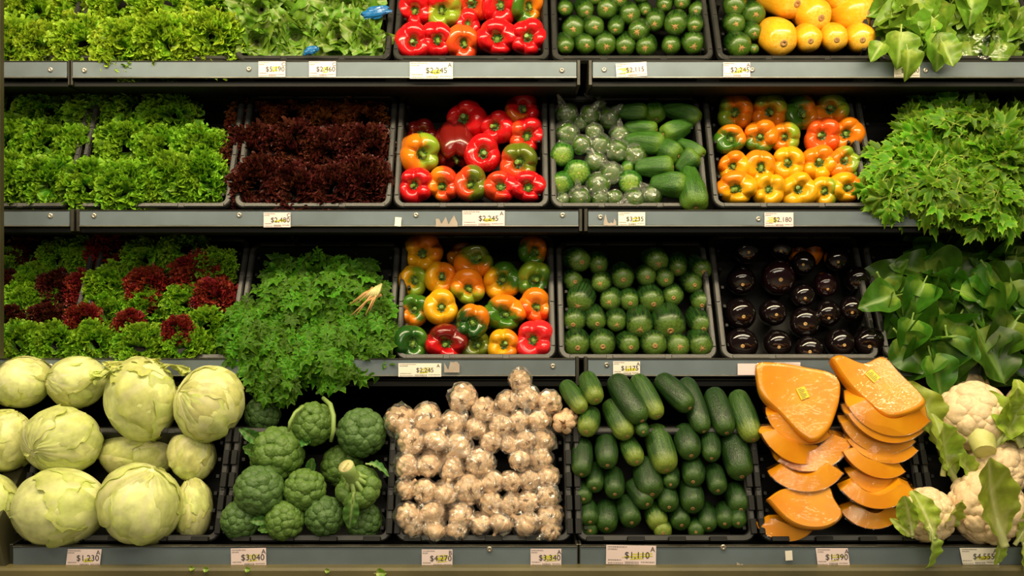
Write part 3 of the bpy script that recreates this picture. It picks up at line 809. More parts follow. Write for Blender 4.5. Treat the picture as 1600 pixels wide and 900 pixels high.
pepper_crate(R3, [
    [(660, 396, 29, 'Y', ('O', 60, .4)), (724, 404, 25, 'B', None, (-.2, .1), -.06), (744, 408, 28, 'O', ('V', 60, .55), (.1, .3)), (835, 391, 23, 'O', ('G', 230, .4))],
    [(648, 438, 23, 'Y', ('L', 0, .6)), (691, 433, 25, 'O', ('Y', 180, .4)), (782, 437, 28, 'G', ('Y', 220, .45)), (833, 437, 27, 'G', ('L', 120, .3))],
    [(646, 485, 24, 'G', ('O', 240, .35)), (690, 482, 26, 'Y'), (731, 451, 26, 'O', ('L', 260, .4)), (788, 492, 29, 'G', ('O', 60, .25)), (837, 481, 25, 'O', ('T', 250, .5), (.1, 0))],
    [(645, 536, 28, 'E', ('G', 0, .4)), (697, 538, 29, 'D', ('R', 250, .5)), (737, 503, 26, 'E', ('O', 40, .25), (.05, -.1), .0), (746, 539, 23, 'V', None, (0, 0), -.045), (788, 539, 24, 'Y', ('O', 0, .4)), (833, 532, 30, 'K')],
], 'mixed pepper crate', 'peppers in the mixed pepper crate')
for q in ((1270, 383, 19), (1247, 386, 14)):
    pepper(R3, q[0], q[1], q[2], 'O', None, 0, 0, 'orange pepper lying behind the eggplants, ' + ('larger' if q[2] > 16 else 'smaller') + ' of two', 'orange peppers behind the eggplants', .2, .9, -.06)

# ---------------------------------------------------------------- zucchini, cucumbers, squash, eggplant
def gourd_mesh(name, seed, prof, ridges=0, ramp_=0.0, bend=0.0, lump=.02, nt=30, nth=36):
    pr = spline(prof, nt); V = []
    th = np.linspace(0, 2 * PI, nth, endpoint=False)
    for rad, z in pr:
        rr_ = rad * (1 + ramp_ * np.cos(ridges * th) if ridges else np.ones(nth))
        for a, b in zip(th, rr_): V.append((b * math.cos(a) + bend * (z * z - .3), b * math.sin(a), z))
    V = np.array(V); d = V.copy(); d[:, 2] = 0
    V = V + d * (waves(V * np.array([1, 1, 2.2]), 2.2, seed) * lump)[:, None]
    return mk(name, V, grid_faces(nt, nth, True))
CUKE = [(0, -1), (.35, -.985), (.62, -.93), (.83, -.8), (.95, -.55), (1, -.2), (1, .15), (.95, .5), (.82, .78), (.58, .93), (.3, .985), (0, 1)]
ZUKE = [(0, -1), (.4, -.985), (.7, -.9), (.88, -.7), (.97, -.4), (1, 0), (.98, .4), (.9, .66), (.72, .85), (.45, .955), (.2, .99), (0, 1)]
EGG = [(0, -1), (.3, -.97), (.55, -.85), (.75, -.6), (.9, -.25), (1, .15), (.97, .5), (.83, .78), (.58, .94), (.3, .99), (0, 1)]
PEAR = [(0, -1), (.34, -.97), (.58, -.85), (.72, -.6), (.84, -.3), (.95, .05), (1, .4), (.95, .7), (.72, .92), (.38, 1.0), (.15, .97), (0, .95)]
def skin(name, dark, light, tip, streak=.5, rough=.35, coat=0.0, bumpy=.15, tip_at=.35):
    t = NT(name)
    v = t.coord((7, 7, .9)); n = t.noise(v, 1.0, 4, .65)
    v2 = t.coord((9, 9, 6)); n2 = t.noise(v2, 2.0, 3)
    c = t.ramp(n, [(.5 - .28 * streak, dark), (.5 + .3 * streak, light)])
    c = t.mix(t.ramp(n2, [(.55, (0, 0, 0)), (.72, (.6, .6, .6))]), c, light)
    tc = t.new('ShaderNodeTexCoord'); sp = t.new('ShaderNodeSeparateXYZ'); t.link(tc.outputs['Object'], sp.inputs[0])
    ad = t.new('ShaderNodeMath', operation='MULTIPLY_ADD'); t.link(n, ad.inputs[0]); ad.inputs[1].default_value = .7; t.link(sp.outputs['Z'], ad.inputs[2])
    mr = t.new('ShaderNodeMapRange'); mr.inputs[1].default_value = tip_at + .5; mr.inputs[2].default_value = 1.5; t.link(ad.outputs[0], mr.inputs[0])
    c = t.mix(mr.outputs[0], c, tip)
    t.base(c); t.set(rough=rough, coat=coat, coat_rough=.1)
    if bumpy: t.bump(n2, bumpy, .02)
    return t.m
M['zucchini'] = skin('zucchini_skin', srgb('#0e2308'), srgb('#264a10'), srgb('#4f7020'), .4, .28, .3)
M['cucumber'] = skin('cucumber_skin', srgb('#11280c'), srgb('#224415'), srgb('#42641e'), .5, .38, .05, .25)
M['cucumber_pale'] = skin('pale_cucumber_skin', srgb('#1a3c12'), srgb('#3f6220'), srgb('#8a9c38'), .5, .38, .05, .25, .2)
M['round_zuke'] = skin('round_zucchini_skin', srgb('#0c2108'), srgb('#214412'), srgb('#66852e'), .3, .38, .1, .1, .45)
M['chayote'] = skin('chayote_skin', srgb('#204a10'), srgb('#3a6816'), srgb('#668a24'), .5, .4, .05, .3)
M['striped_squash'] = skin('striped_squash_skin', srgb('#1c4a12'), srgb('#3a701c'), srgb('#8fab40'), .4, .33, .15, .1, .6)
M['yellow_squash'] = skin('yellow_squash_skin', srgb('#dd9a18'), srgb('#f0b428'), srgb('#e9c25a'), .9, .25, .35, .06, .7)
M['eggplant'] = skin('eggplant_skin', (.0025, .0018, .0022), (.005, .003, .0035), (.009, .004, .004), .9, .06, .8, .0)
M['eggplant_purple'] = skin('purple_eggplant_skin', (.010, .003, .005), (.018, .005, .008), (.016, .005, .006), .9, .09, .8, .0)
M['scar'] = veg_green('tan_scar', srgb('#b08a52'), srgb('#8a6438'), rough=.7)
M['scar_pale'] = veg_green('pale_scar', srgb('#d6b070'), srgb('#b08850'), rough=.7)
def gset(name, prof, ridges, amp, lumps, n=5):
    L = []
    for s in range(n):
        me = gourd_mesh(name, s + 11, prof, ridges, amp, [0, .06, -.05, .1, -.09][s % 5], lumps); me.materials.append(M['zucchini']); L.append(me)
    return L
CUKES = gset('body', CUKE, 9, .012, .03); ZUKES = gset('body', ZUKE, 5, .022, .02); EGGS = gset('body', EGG, 0, 0, .03); PEARS = gset('body', PEAR, 5, .05, .06)
def star_mesh(n, inner, seed):
    r = random.Random(seed); V = [(0, 0, .10)]; k = n * 2
    for j in range(k):
        a = 2 * PI * j / k; q = (1 if j % 2 == 0 else inner) * r.uniform(.8, 1.15); V.append((q * math.cos(a), q * math.sin(a), -.10 if j % 2 == 0 else -.02))
    V += [(x, y, z - .2) for x, y, z in V[1:]]
    f = [(0, 1 + j, 1 + (j + 1) % k) for j in range(k)] + [(1 + j, 1 + k + j, 1 + k + (j + 1) % k, 1 + (j + 1) % k) for j in range(k)]
    return mk('blossom_scar', V, f, M['scar'], False)
STARS = [star_mesh(6, .4, 1), star_mesh(7, .45, 2), star_mesh(5, .4, 3)]
def dot_mesh():
    m = MB(); m.tube([(0, 0, -.15), (0, 0, .05), (0, 0, .10), (0, 0, .06)], [1.0, 1.0, .7, .35], 10); return m.mesh('stem_scar', M['scar'], True)
DOT = dot_mesh()
LAST = [None]
def gourd(name, cat, label, group, meshes, mat, tail, tip, r, idx, scar='star', scar_r=.3, scar_mat=None, spin=None):
    """a long vegetable from its hidden tail to the tip that shows"""
    ax = (tip - tail); hl = max(ax.length / 2, r * 1.02); ax.normalize()
    c = (tip + tail) / 2
    t = thing(name, label, cat, group, c, axis_quat(ax, rnd.uniform(0, 6.28) if spin is None else spin)); LAST[0] = t
    obj('body', meshes[idx % len(meshes)], t, (0, 0, 0), None, (r, r, hl), mat)
    b = meshes[idx % len(meshes)]
    off = [0, .06, -.05, .1, -.09][(idx % len(meshes)) % 5] * .7 * r
    if scar:
        obj('blossom_scar' if scar == 'star' else 'stem_scar', STARS[idx % 3] if scar == 'star' else DOT, t, (off, 0, hl * .995 + .02 * scar_r * r), None, (scar_r * r, scar_r * r, scar_r * r), scar_mat or M['scar'])
    return t
def end_on(row, px, py, r, sx, sy, w, hl_max=.05, k=2.1):
    p = on(row, px, py, w); R = r * mpp(p) * 1.12; ax = face_axis(p, sx, sy)
    hl = min(R * k, hl_max); tip = p + ax * (R * .75); return tip - ax * (2 * hl), tip, R
def rows_of(items, nrows):
    """sort items into rows by height for their labels"""
    s = sorted(items, key=lambda q: q[1]); n = len(s); out = []
    i = 0
    for k in range(nrows):
        j = round((k + 1) * n / nrows); out.append(sorted(s[i:j], key=lambda q: q[0])); i = j
    return out
zk = [(883,14,12),(915,17,13),(948,15,15),(984,23,16),(1008,16,10),(1023,34,15),(1038,8,12),(1065,4,12),(1056,38,17),(1089,17,13),(1085,40,13),(896,45,17),(929,42,15),(997,49,15),(884,72,13),(914,70,15),(945,70,17),(977,72,15),(1009,74,15),(1048,72,14),(1083,68,17),(967,0,13),(1001,-8,13),(929,-4,13),(962,44,12)]
for ri, rw in enumerate(rows_of(zk, 4)):
    for ci, (px, py, r) in enumerate(rw):
        a, b, R = end_on(R1, px, py, r, rnd.uniform(-.2, .2), rnd.uniform(-.35, -.05), rnd.uniform(-.035, .0))
        gourd('zucchini', 'zucchini', f'dark green zucchini, {place_word(ci, len(rw))} in {row_word(ri, 4)} of zucchini crate', 'zucchini in the top crate', ZUKES, M['zucchini'], a, b, R, px, 'star', .36)
zk = [(1148,10,17),(1178,22,17),(1148,38,16),(1178,51,13),(1155,72,18),(1178,77,8)]
nm = ['highest', 'second highest', 'third highest', 'fourth highest', 'fat lowest', 'tiny lowest']
for (px, py, r), wd in zip(zk, nm):
    a, b, R = end_on(R1, px, py, r, rnd.uniform(-.1, .25), rnd.uniform(-.35, -.1), -.02)
    gourd('zucchini', 'zucchini', f'{wd} zucchini beside the yellow squash', 'zucchini beside the yellow squash', ZUKES, M['zucchini'], a, b, R, px, 'star', .36)
ys = [(1203, -2, 1246, 6, 30, 'second row, leftmost'), (1252, 22, 1284, 27, 27, 'second row, second from left'), (1312, 28, 1359, 20, 30, 'second row, rightmost large'), (1300, -4, 1326, 2, 25, 'behind, at picture top'),
      (1205, 58, 1224, 66, 29, 'bottom row, leftmost and largest'), (1256, 62, 1267, 64, 22, 'bottom row, second from left'), (1297, 61, 1307, 63, 22, 'bottom row, third from left'), (1337, 64, 1349, 62, 23, 'bottom row, rightmost')]
for i, (ax_, ay_, bx_, by_, r, wd) in enumerate(ys):
    tip = on(R1, bx_, by_, .012); R = r * mpp(tip)
    tail = on(R1, ax_ * 1.15 - bx_ * .15, ay_ * 1.2 - by_ * .2 - 8, -.07)
    d = (tip - tail).normalized(); tail = tip - d * max((tip - tail).length, R * 2.6)
    gourd('yellow_squash', 'squash', f'glossy yellow squash, {wd} of its crate', 'yellow squash in the top crate', ZUKES, M['yellow_squash'], tail, tip, R, i, 'dot', .2)
# round zucchini of the third shelf
rz = [(904,407,17,.35,-.1),(935,414,14,.1,-.3),(1026,409,17,.2,-.3),(1059,418,13,0,-.4),(1096,422,15,.2,-.3),(896,440,14,.2,-.1),(939,442,14,-.05,-.15),(973,435,16,.05,-.25),(1010,432,14,.1,-.1),(1039,435,13,.1,-.2),(1082,443,14,.2,-.2),(906,471,19,-.2,-.5),(954,470,15,-.1,-.2),(983,471,14,.05,-.3),(1018,470,17,.1,-.4),(1052,463,14,.05,-.2),(1096,473,14,.05,-.4),(898,502,16,-.1,-.35),(931,501,15,.15,-.35),(963,503,14,.05,-.3),(999,508,18,0,-.4),(1045,508,22,.1,-.45),(1096,508,16,.2,-.4),(901,539,18,.05,-.3),(941,538,18,0,-.2),(983,539,15,.2,-.2),(1022,538,18,.1,-.1),(1059,541,17,.1,-.05),(1095,540,17,.1,-.3)]
for ri, rw in enumerate(rows_of(rz, 5)):
    for ci, (px, py, r, sx, sy) in enumerate(rw):
        a, b, R = end_on(R3, px, py, r * 1.08, sx, sy, rnd.uniform(-.025, -.005), .055, 1.7)
        gourd('round_zucchini', 'zucchini', f'round green zucchini, {place_word(ci, len(rw))} in {row_word(ri, 5)} of its third-shelf crate', 'round zucchini on the third shelf', ZUKES, M['round_zuke'], a, b, R, px, 'star' if px % 3 == 0 else 'dot', .2 if px % 3 else .34)
# eggplants
eg = [(1167,392,17),(1221,389,15),(1255,412,15),(1308,406,15),(1159,441,18),(1216,435,22),(1291,447,15),(1342,438,17),(1256,463,15),(1158,492,20),(1209,490,17),(1258,505,20),(1294,492,16),(1331,485,16),(1159,539,21),(1216,539,18),(1265,548,18),(1314,537,18),(1359,537,20)]
for ri, rw in enumerate(rows_of(eg, 4)):
    for ci, (px, py, r) in enumerate(rw):
        a, b, R = end_on(R3, px, py, r, rnd.uniform(-.1, .25), rnd.uniform(-.35, -.1), -.02, .055, 1.5)
        pur = (px, py) in ((1216, 435), (1291, 447))
        gourd('eggplant', 'eggplant', f'{"purple" if pur else "black"} shiny eggplant, {place_word(ci, len(rw))} in {row_word(ri, 4)} of eggplant crate', 'eggplants on the third shelf', EGGS, M['eggplant_purple'] if pur else M['eggplant'], a, b, R * 1.1, px, 'dot', .12, M['scar_pale'])
        if (px, py) in ((1158, 492), (1216, 539), (1159, 539), (1265, 548), (1209, 490)):
            e_ = LAST[0]
            for s_ in range(2):
                a_ = rnd.uniform(0, 6.28); hl_ = (b - a).length / 2; d_ = Vector((math.cos(a_) * .72, math.sin(a_) * .72, .66))
                obj('scab', STARS[s_], e_, (d_.x * R * 1.1, d_.y * R * 1.1, d_.z * hl_), axis_quat(d_), (R * .3, R * .22, R * .3), M['scar'])
# brown rot patches on a few eggplants are kept as their own small scabs
# long cucumbers of the bottom row (crop pixels: tail, tip, radius)
lc = [(60,95,140,205,40),(150,65,195,165,45),(175,215,152,298,46),(270,75,390,255,55),(365,70,462,235,45),(465,75,598,198,50),(575,80,655,298,46),(690,130,752,305,52),(790,140,865,335,52),(250,180,328,320,50),(380,265,397,295,30),(135,340,133,478,46),(235,320,243,440,48),(325,335,368,425,43),(440,290,500,465,58),(565,290,600,400,52),(675,300,688,412,42),(770,320,815,492,62),(190,450,188,540,41),(268,470,275,565,45),(395,435,435,572,60),(515,455,515,522,36),(605,430,612,512,49),(690,455,718,548,43),(140,530,140,583,39),(345,525,415,608,46),(490,540,507,620,45),(588,525,610,625,52),(780,540,812,630,49),(150,600,168,683,43),(240,610,240,712,49),(315,595,350,688,48),(435,620,462,700,46),(535,615,560,698,46),(660,615,676,708,41),(793,635,803,685,38),(470,690,482,730,40),(740,620,745,690,42),(160,690,170,720,38),(620,690,622,725,38)]
lcp = [(860 + a / 2.729, 570 + b / 2.729, 860 + c / 2.729, 570 + d / 2.729, r / 2.729) for a, b, c, d, r in lc]
for ri, rw in enumerate(rows_of([(c, d, a, b, r) for a, b, c, d, r in lcp], 6)):
    for ci, (cx, cy, ax_, ay_, r) in enumerate(rw):
        wt = .03 - .045 * (ri / 5) + rnd.uniform(-.006, .006)
        tip = on(R4, cx, cy - r * .25, wt); R = r * mpp(tip) * 1.04; tail = on(R4, ax_, ay_ - r * .4, wt - .055)
        pale = (ri == 0 and ci < 3) or (int(cx) % 7 == 0)
        gourd('cucumber', 'cucumber', f'{"pale tipped" if pale else "dark green"} cucumber, {place_word(ci, len(rw))} in {row_word(ri, 6)} of long cucumber pile', 'long cucumbers in the bottom crate', CUKES, M['cucumber_pale'] if pale else M['cucumber'], tail, tip, R, int(cx), 'dot', .17)

# wrapped squash, plain round squash and chayote of the second shelf
def crumple_mesh(name, seed, nt=16, nth=22, amp=.14, stretch=1.0, tail=0.0):
    V = []
    for i in range(nt):
        ph = PI * i / (nt - 1)
        for j in range(nth):
            a = 2 * PI * j / nth; V.append((math.sin(ph) * math.cos(a), math.sin(ph) * math.sin(a), math.cos(ph) * stretch))
    V = np.array(V)
    n = np.abs(waves(V, 4.5, seed)) * .8 + waves(V, 9, seed + 1) * .35
    V = V * (1 + amp * n)[:, None]
    if tail: V[:, 2] += np.where(V[:, 2] < -.3, (V[:, 2] + .3) * tail, 0)
    return mk(name, V, grid_faces(nt, nth, True), M['film'], False)
WRAPS = [crumple_mesh('plastic_wrap', s, amp=.12) for s in range(6)]
WRAPS_L = [crumple_mesh('plastic_wrap', s + 20, amp=.16, stretch=1.35) for s in range(4)]
TWIST = [crumple_mesh('wrap_twist', s + 40, amp=.35, stretch=1.8) for s in range(3)]
rs = [(885,178,16,1),(922,180,14,1),(936,160,13,1),(952,186,16,1),(908,193,12,1),(886,210,17,1),(909,227,14,1),(928,206,12,1),(937,228,16,1),(968,210,13,1),(964,236,17,1),(992,244,17,1),(878,242,17,0),(902,270,19,0),(877,287,16,0),(930,253,15,1),(956,272,16,1),(981,262,9,0),(935,289,17,1),(984,285,17,0),(878,313,11,1),(906,310,16,1),(939,312,13,1),(960,310,12,1),(992,311,15,1),(1019,306,16,1)]
for ri, rw in enumerate(rows_of(rs, 5)):
    for ci, (px, py, r, wr) in enumerate(rw):
        a, b, R = end_on(R2, px, py, r, rnd.uniform(-.2, .2), rnd.uniform(-.3, .0), rnd.uniform(-.03, -.005), .05, 1.25)
        t = gourd('wrapped_squash' if wr else 'round_squash', 'squash', f'{"plastic wrapped" if wr else "bare striped"} small squash, {place_word(ci, len(rw))} in {row_word(ri, 5)} of wrapped squash pile', 'small squash on the second shelf', ZUKES, M['striped_squash'] if not wr else M['zucchini'], a, b, R, px, 'star', .16, M['scar_pale'])
        if wr:
            obj('plastic_wrap', WRAPS[(px + ri) % 6], t, (0, 0, R * .1), None, (R * 1.05, R * 1.05, R * 1.22))
            if (px + py) % 3 != 0:
                a_ = rnd.uniform(0, 6.28)
                obj('wrap_twist', TWIST[px % 3], t, (R * .75 * math.cos(a_), R * .75 * math.sin(a_), R * .85), axis_quat((math.cos(a_), math.sin(a_), .5)), (R * .28, R * .28, R * .5))
cy = [(960,174,1005,176,15),(1020,160,1024,182,16),(1040,170,1088,184,16),(980,200,1020,203,14),(985,220,1030,225,18),(1075,196,1042,208,17),(1062,222,1094,240,13),(1026,228,1054,242,19),(1000,262,1044,260,18),(1064,262,1082,244,17),(1025,288,1064,290,21),(1076,270,1086,318,23)]
cw = ['top row, leftmost', 'pointed tip up in top row', 'hooked, rightmost in top row', 'second row, leftmost', 'long dark, beneath the second row', 'second row, rightmost', 'pointed, at right crate wall', 'curved, in pile middle', 'lying level above the bottom', 'tucked behind the bottom pair', 'bottom row, left of pair', 'bottom row, right of pair, palest']
for i, ((ax_, ay_, bx_, by_, r), wd) in enumerate(zip(cy, cw)):
    wt = -.008 + .016 * (i / 11)
    tip = on(R2, bx_, by_, wt); tail = on(R2, ax_, ay_, wt - .02); R = r * mpp(tip)
    d = (tip - tail).normalized(); ext = R * .45
    gourd('chayote', 'chayote', f'green chayote, {wd} of its crate', 'chayotes on the second shelf', PEARS, M['chayote'], tail - d * ext, tip + d * ext, R, i, 'dot', .14)
# ================================================================ iceberg lettuces
def iceberg_mesh(seed):
    nt, nth = 44, 72; V = []; az = []; phs = []
    for i in range(nt):
        ph = PI * i / (nt - 1)
        for j in range(nth):
            a = 2 * PI * j / nth; V.append((math.sin(ph) * math.cos(a), math.sin(ph) * math.sin(a), math.cos(ph))); az.append(a); phs.append(ph)
    V = np.array(V); az = np.array(az); phs = np.array(phs)
    w1 = waves(V, 2.0, seed); w2 = waves(V, 5.0, seed + 1)
    fib = np.abs(np.sin(az * 5 + 1.6 * w1 + .5 * np.sin(phs * 2))) ** .5
    fold = 1 - np.abs(np.sin(1.8 * phs + az * 1.0 + .8 * w1 + seed))
    R = 1 + .05 * w1 + .018 * w2 - .02 * (1 - fib) * np.sin(phs) + .05 * np.clip(fold - .6, 0, 1)
    V = V * R[:, None] * np.array([1, 1, .92])
    ve = np.clip(1 - fib * 1.6, 0, 1) * np.clip(1.4 - phs / PI * 1.2, 0, 1)
    lu = np.clip(phs / PI * .9 + .12 * w2, 0, 1)
    return mk('head', V, grid_faces(nt, nth, True), None, True, {'lu': lu, 'vein': ve})
def iceberg_leaf(seed):
    r = np.random.RandomState(seed); nu, nv = 24, 30; V = []; L = []; E = []
    phm = r.uniform(1.5, 2.3); aw = r.uniform(.95, 1.35); a1, a2, a3 = r.uniform(0, 6.28, 3); li = r.uniform(.0, .045)
    for i in range(nu):
        u = i / (nu - 1)
        for j in range(nv):
            v = -1 + 2 * j / (nv - 1)
            rag = 1 + .05 * math.sin(5 * v + a1) + .02 * math.sin(17 * v + a2) + .015 * math.sin(29 * v + a3)
            ph = .12 + u * phm * rag * (1 - .25 * v * v); a = v * aw * (1 + .08 * math.sin(9 * u + a2) + .05 * math.sin(21 * u + a1))
            e = max(u, abs(v)); R = 1.012 + .03 * math.sin(3 * ph + a3) * math.sin(2 * a + a1) + li * e ** 6 + .02 * math.sin(8 * a + 5 * ph + a2) * e ** 2 + .012 * math.cos(26 * v) * (1 - u)
            V.append((R * math.sin(ph) * math.cos(a), R * math.sin(ph) * math.sin(a), R * math.cos(ph) * .92)); L.append(.15 + .85 * e ** 3)
            sv = abs(math.sin(a * 9 / aw * .8 + .8 * math.sin(3 * ph + a3))) ** .5
            E.append(max(math.exp(-(v / .07) ** 2) * (1 - .6 * u), max(0, 1 - 1.7 * sv) * .7 * (1 - .4 * u)))
    return mk('outer_leaf', V, grid_faces(nu, nv), None, True, {'lu': L, 'vein': E})
M['iceberg'] = leaf_mat('iceberg_head', srgb('#eae8b4'), srgb('#ccd678'), srgb('#dde096'), .15, .36, .4, srgb('#f0ecc0'), 3)
M['iceberg_leaf'] = leaf_mat('iceberg_outer_leaf', srgb('#e2e2a2'), srgb('#c2cc6a'), srgb('#d2d886'), .25, .36, .4, srgb('#ece8b8'), 3)
ICE = [iceberg_mesh(s) for s in (3, 8, 15)]; ICEL = [iceberg_leaf(s) for s in range(6)]
for me in ICE: me.materials.append(M['iceberg'])
for me in ICEL: me.materials.append(M['iceberg_leaf'])
ice = [(36, 598, 44, 42, .0, 'top row, leftmost'), (122, 597, 48, 40, .0, 'top row, second from left'), (218, 624, 58, 66, .03, 'top row, tallest with ragged loose top leaf'), (329, 631, 55, 58, .035, 'top row, rightmost brightest'),
       (8, 690, 42, 52, .01, 'second row, cut by left border'), (99, 688, 60, 53, .03, 'second row, beside the left border'), (214, 712, 56, 42, -.06, 'dark, wedged behind the centre'), (299, 712, 36, 42, -.02, 'small, at right below the brightest'),
       (-12, 797, 42, 55, .01, 'bottom row, cut by left border'), (92, 795, 74, 60, .04, 'bottom row, broad and leaning over the rail'), (219, 789, 63, 66, .045, 'bottom row, round in front'), (303, 798, 28, 52, -.02, 'bottom row, narrow against the crate wall')]
for i, (px, py, rx, ry, w_, wd) in enumerate(ice):
    p = on(R4, px, py, w_ - .03); k = mpp(p)
    q = axis_quat(face_axis(p, 0, 0, 1.0))
    t = thing('iceberg_lettuce', f'pale iceberg lettuce, {wd}', 'lettuce', 'iceberg lettuces in the bottom crate', p, q)
    sc = (rx * k, ry * k, (rx + ry) / 2 * k * .92)
    q2 = axis_quat((rnd.uniform(-.9, .9), rnd.uniform(-.2, 1), rnd.uniform(-.2, .5)), rnd.uniform(0, 6.28))
    # parts hang under the thing; the oval is given by a slightly squashed scale of the whole
    t.scale = sc
    obj('head', ICE[i % 3], t, (0, 0, 0), q2)
    for s in range(5):
        obj('outer_leaf', ICEL[(i + s) % 6], t, (0, 0, 0), q2 @ Quaternion((0, 0, 1), s * 1.32 + i) @ Quaternion((1, 0, 0), rnd.uniform(-.15, .15)), 1 + .006 * s)
    if i == 2:
        for s, (dx, dy, a) in enumerate(((-.1, .82, -.1), (.35, .82, .5), (-.35, .7, -.5))):
            obj('loose_leaf', FRILLY[s], t, (dx * 1.6, .93 - .08 * s, -.25), frame_quat((math.sin(a) * .8, -.12, 1), (math.sin(a) * .6, 1, .2)), (.85, .8, .5), M['iceberg_leaf'])

# ================================================================ broccoli and cauliflower
import bmesh
def bead_mesh(name, seed, npts, amp, sub=4, squash=.85, exp=1.0):
    bm = bmesh.new(); bmesh.ops.create_icosphere(bm, subdivisions=sub, radius=1.0)
    V = np.array([v.co[:] for v in bm.verts]); F = [tuple(v.index for v in f.verts) for f in bm.faces]; bm.free()
    r = np.random.RandomState(seed); Q = r.normal(size=(npts, 3)); Q /= np.linalg.norm(Q, axis=1)[:, None]
    D = np.sqrt(np.maximum(0, 2 - 2 * V @ Q.T)); d = D.min(axis=1); s = math.sqrt(4 * PI / npts) * .62
    b = np.sqrt(np.clip(1 - (d / s) ** 2, 0, 1)) ** exp
    V = V * (1 + amp * b + .05 * waves(V, 2.2, seed))[:, None]; V[:, 2] *= squash
    return mk(name, V, F)
M['floret'] = simple('broccoli_floret', srgb('#4a6a24'), srgb('#618034'), 5, .55, .1)
M['floret_dark'] = simple('dark_broccoli_floret', srgb('#3f5e28'), srgb('#527236'), 5, .55, .1)
M['stalk'] = simple('broccoli_stalk', srgb('#8ba556'), srgb('#6d8c44'), 4, .5)
M['cut'] = simple('cut_stalk_end', srgb('#cfc88e'), srgb('#b8b070'), 9, .6)
M['curd'] = simple('cauliflower_curd', srgb('#ecd5ae'), srgb('#dcc096'), 4, .6, .1)
FLORET = [bead_mesh('floret', s, 260, .10) for s in (1, 2, 3)]
CURD = [bead_mesh('floret', s + 9, 34, .17, 4, .8, .7) for s in (1, 2, 3)]
for me in FLORET: me.materials.append(M['floret'])
for me in CURD: me.materials.append(M['curd'])
def fib(n, cap):
    out = []
    for i in range(n):
        z = 1 - (1 - math.cos(cap)) * (i + .5) / n; a = i * 2.39996; s = math.sqrt(max(0, 1 - z * z)); out.append(Vector((s * math.cos(a), s * math.sin(a), z)))
    return out
def crown(t, R, meshes, n, fr, cap, mat, seed, flat=1.0, name='floret'):
    r = random.Random(seed)
    for i, d in enumerate(fib(n, cap)):
        d = (d + Vector((r.uniform(-.12, .12), r.uniform(-.12, .12), r.uniform(-.05, .05)))).normalized()
        s = R * fr * r.uniform(.8, 1.2); p = Vector((d.x, d.y, d.z * flat)) * (R - s * .85)
        obj(name, meshes[i % len(meshes)], t, p, axis_quat(d, r.uniform(0, 6.28)), s, mat)
def stalk_mesh(R, L, seed, branches=6):
    r = random.Random(seed); m = MB()
    m.tube([(0, 0, -L), (0, 0, -L * .55), (0, 0, -L * .15), (0, 0, R * .1)], [R * .30, R * .27, R * .32, R * .2], 12)
    for i in range(branches):
        a = 2 * PI * i / branches + r.uniform(-.2, .2); d = Vector((math.cos(a), math.sin(a), 0))
        m.tube([Vector((0, 0, -L * .45)) + d * R * .15, Vector((0, 0, -L * .2)) + d * R * .42, d * R * .66 + Vector((0, 0, R * .1))], [R * .12, R * .11, R * .14], 8)
    return m.mesh('stalk', M['stalk'], True)
br = [(410,646,27,-.08,'dim, behind under the parsley'),(488,661,33,.02,'upper middle, with a stem bent over it'),(565,675,37,.03,'upper right, large and rough'),(433,709,41,.02,'middle left, below the parsley'),(406,766,38,.045,'lower left, round dome in front'),(476,764,32,.03,'centre, between two round domes'),(377,812,30,.02,'bottom row, leftmost'),(444,814,30,.03,'bottom row, second from left'),(507,806,30,.025,'bottom row, third from left'),(534,728,32,-.045,'dim, behind the upturned stalk'),(568,814,28,-.01,'bottom row, rightmost, shaded')]
for i, (px, py, r, w_, wd) in enumerate(br):
    p = on(R4, px, py, w_ - .02); R = r * mpp(p) * 1.05
    ax = face_axis(p, rnd.uniform(-.25, .25), rnd.uniform(.05, .4))
    t = thing('broccoli', f'green broccoli head, {wd}', 'broccoli', 'broccoli heads in the bottom crate', p - ax * R * .1, axis_quat(ax, rnd.uniform(0, 6)))
    crown(t, R, FLORET, 44, .29, 2.0, M['floret'] if i % 2 else M['floret_dark'], i, .9)
    obj('stalk', stalk_mesh(R, R * .9, i), t)
    if i in (1, 3, 5, 7):
        for s in range(2):
            a = rnd.uniform(0, 6.28); d = Vector((math.cos(a), math.sin(a), .3))
            obj('leaf', BROAD[s], t, d * R * .75 + Vector((0, 0, -.2 * R)), frame_quat((d.x, d.y, .7), d * -1 + Vector((0, 0, .6))), R * .9, M['broc_leaf'])
    if i == 1:
        m = MB(); inv = t.rotation_quaternion.inverted()
        pts = [on(R4, a, b, c) for a, b, c in ((505, 622, .03), (516, 632, .055), (521, 650, .065), (521, 672, .066), (517, 690, .05))]
        m.tube([inv @ (q - t.location) for q in pts], [.005, .006, .006, .0055, .004], 8); obj('bent_stem', m.mesh('bent_stem', M['stalk'], True), t)
        m = MB(); pts = [on(R4, a, b, c) for a, b, c in ((474, 635, .04), (461, 645, .05), (453, 660, .05), (451, 674, .04))]
        m.tube([inv @ (q - t.location) for q in pts], [.004, .0045, .0045, .003], 8); obj('bent_stem', m.mesh('bent_stem', M['stalk'], True), t)
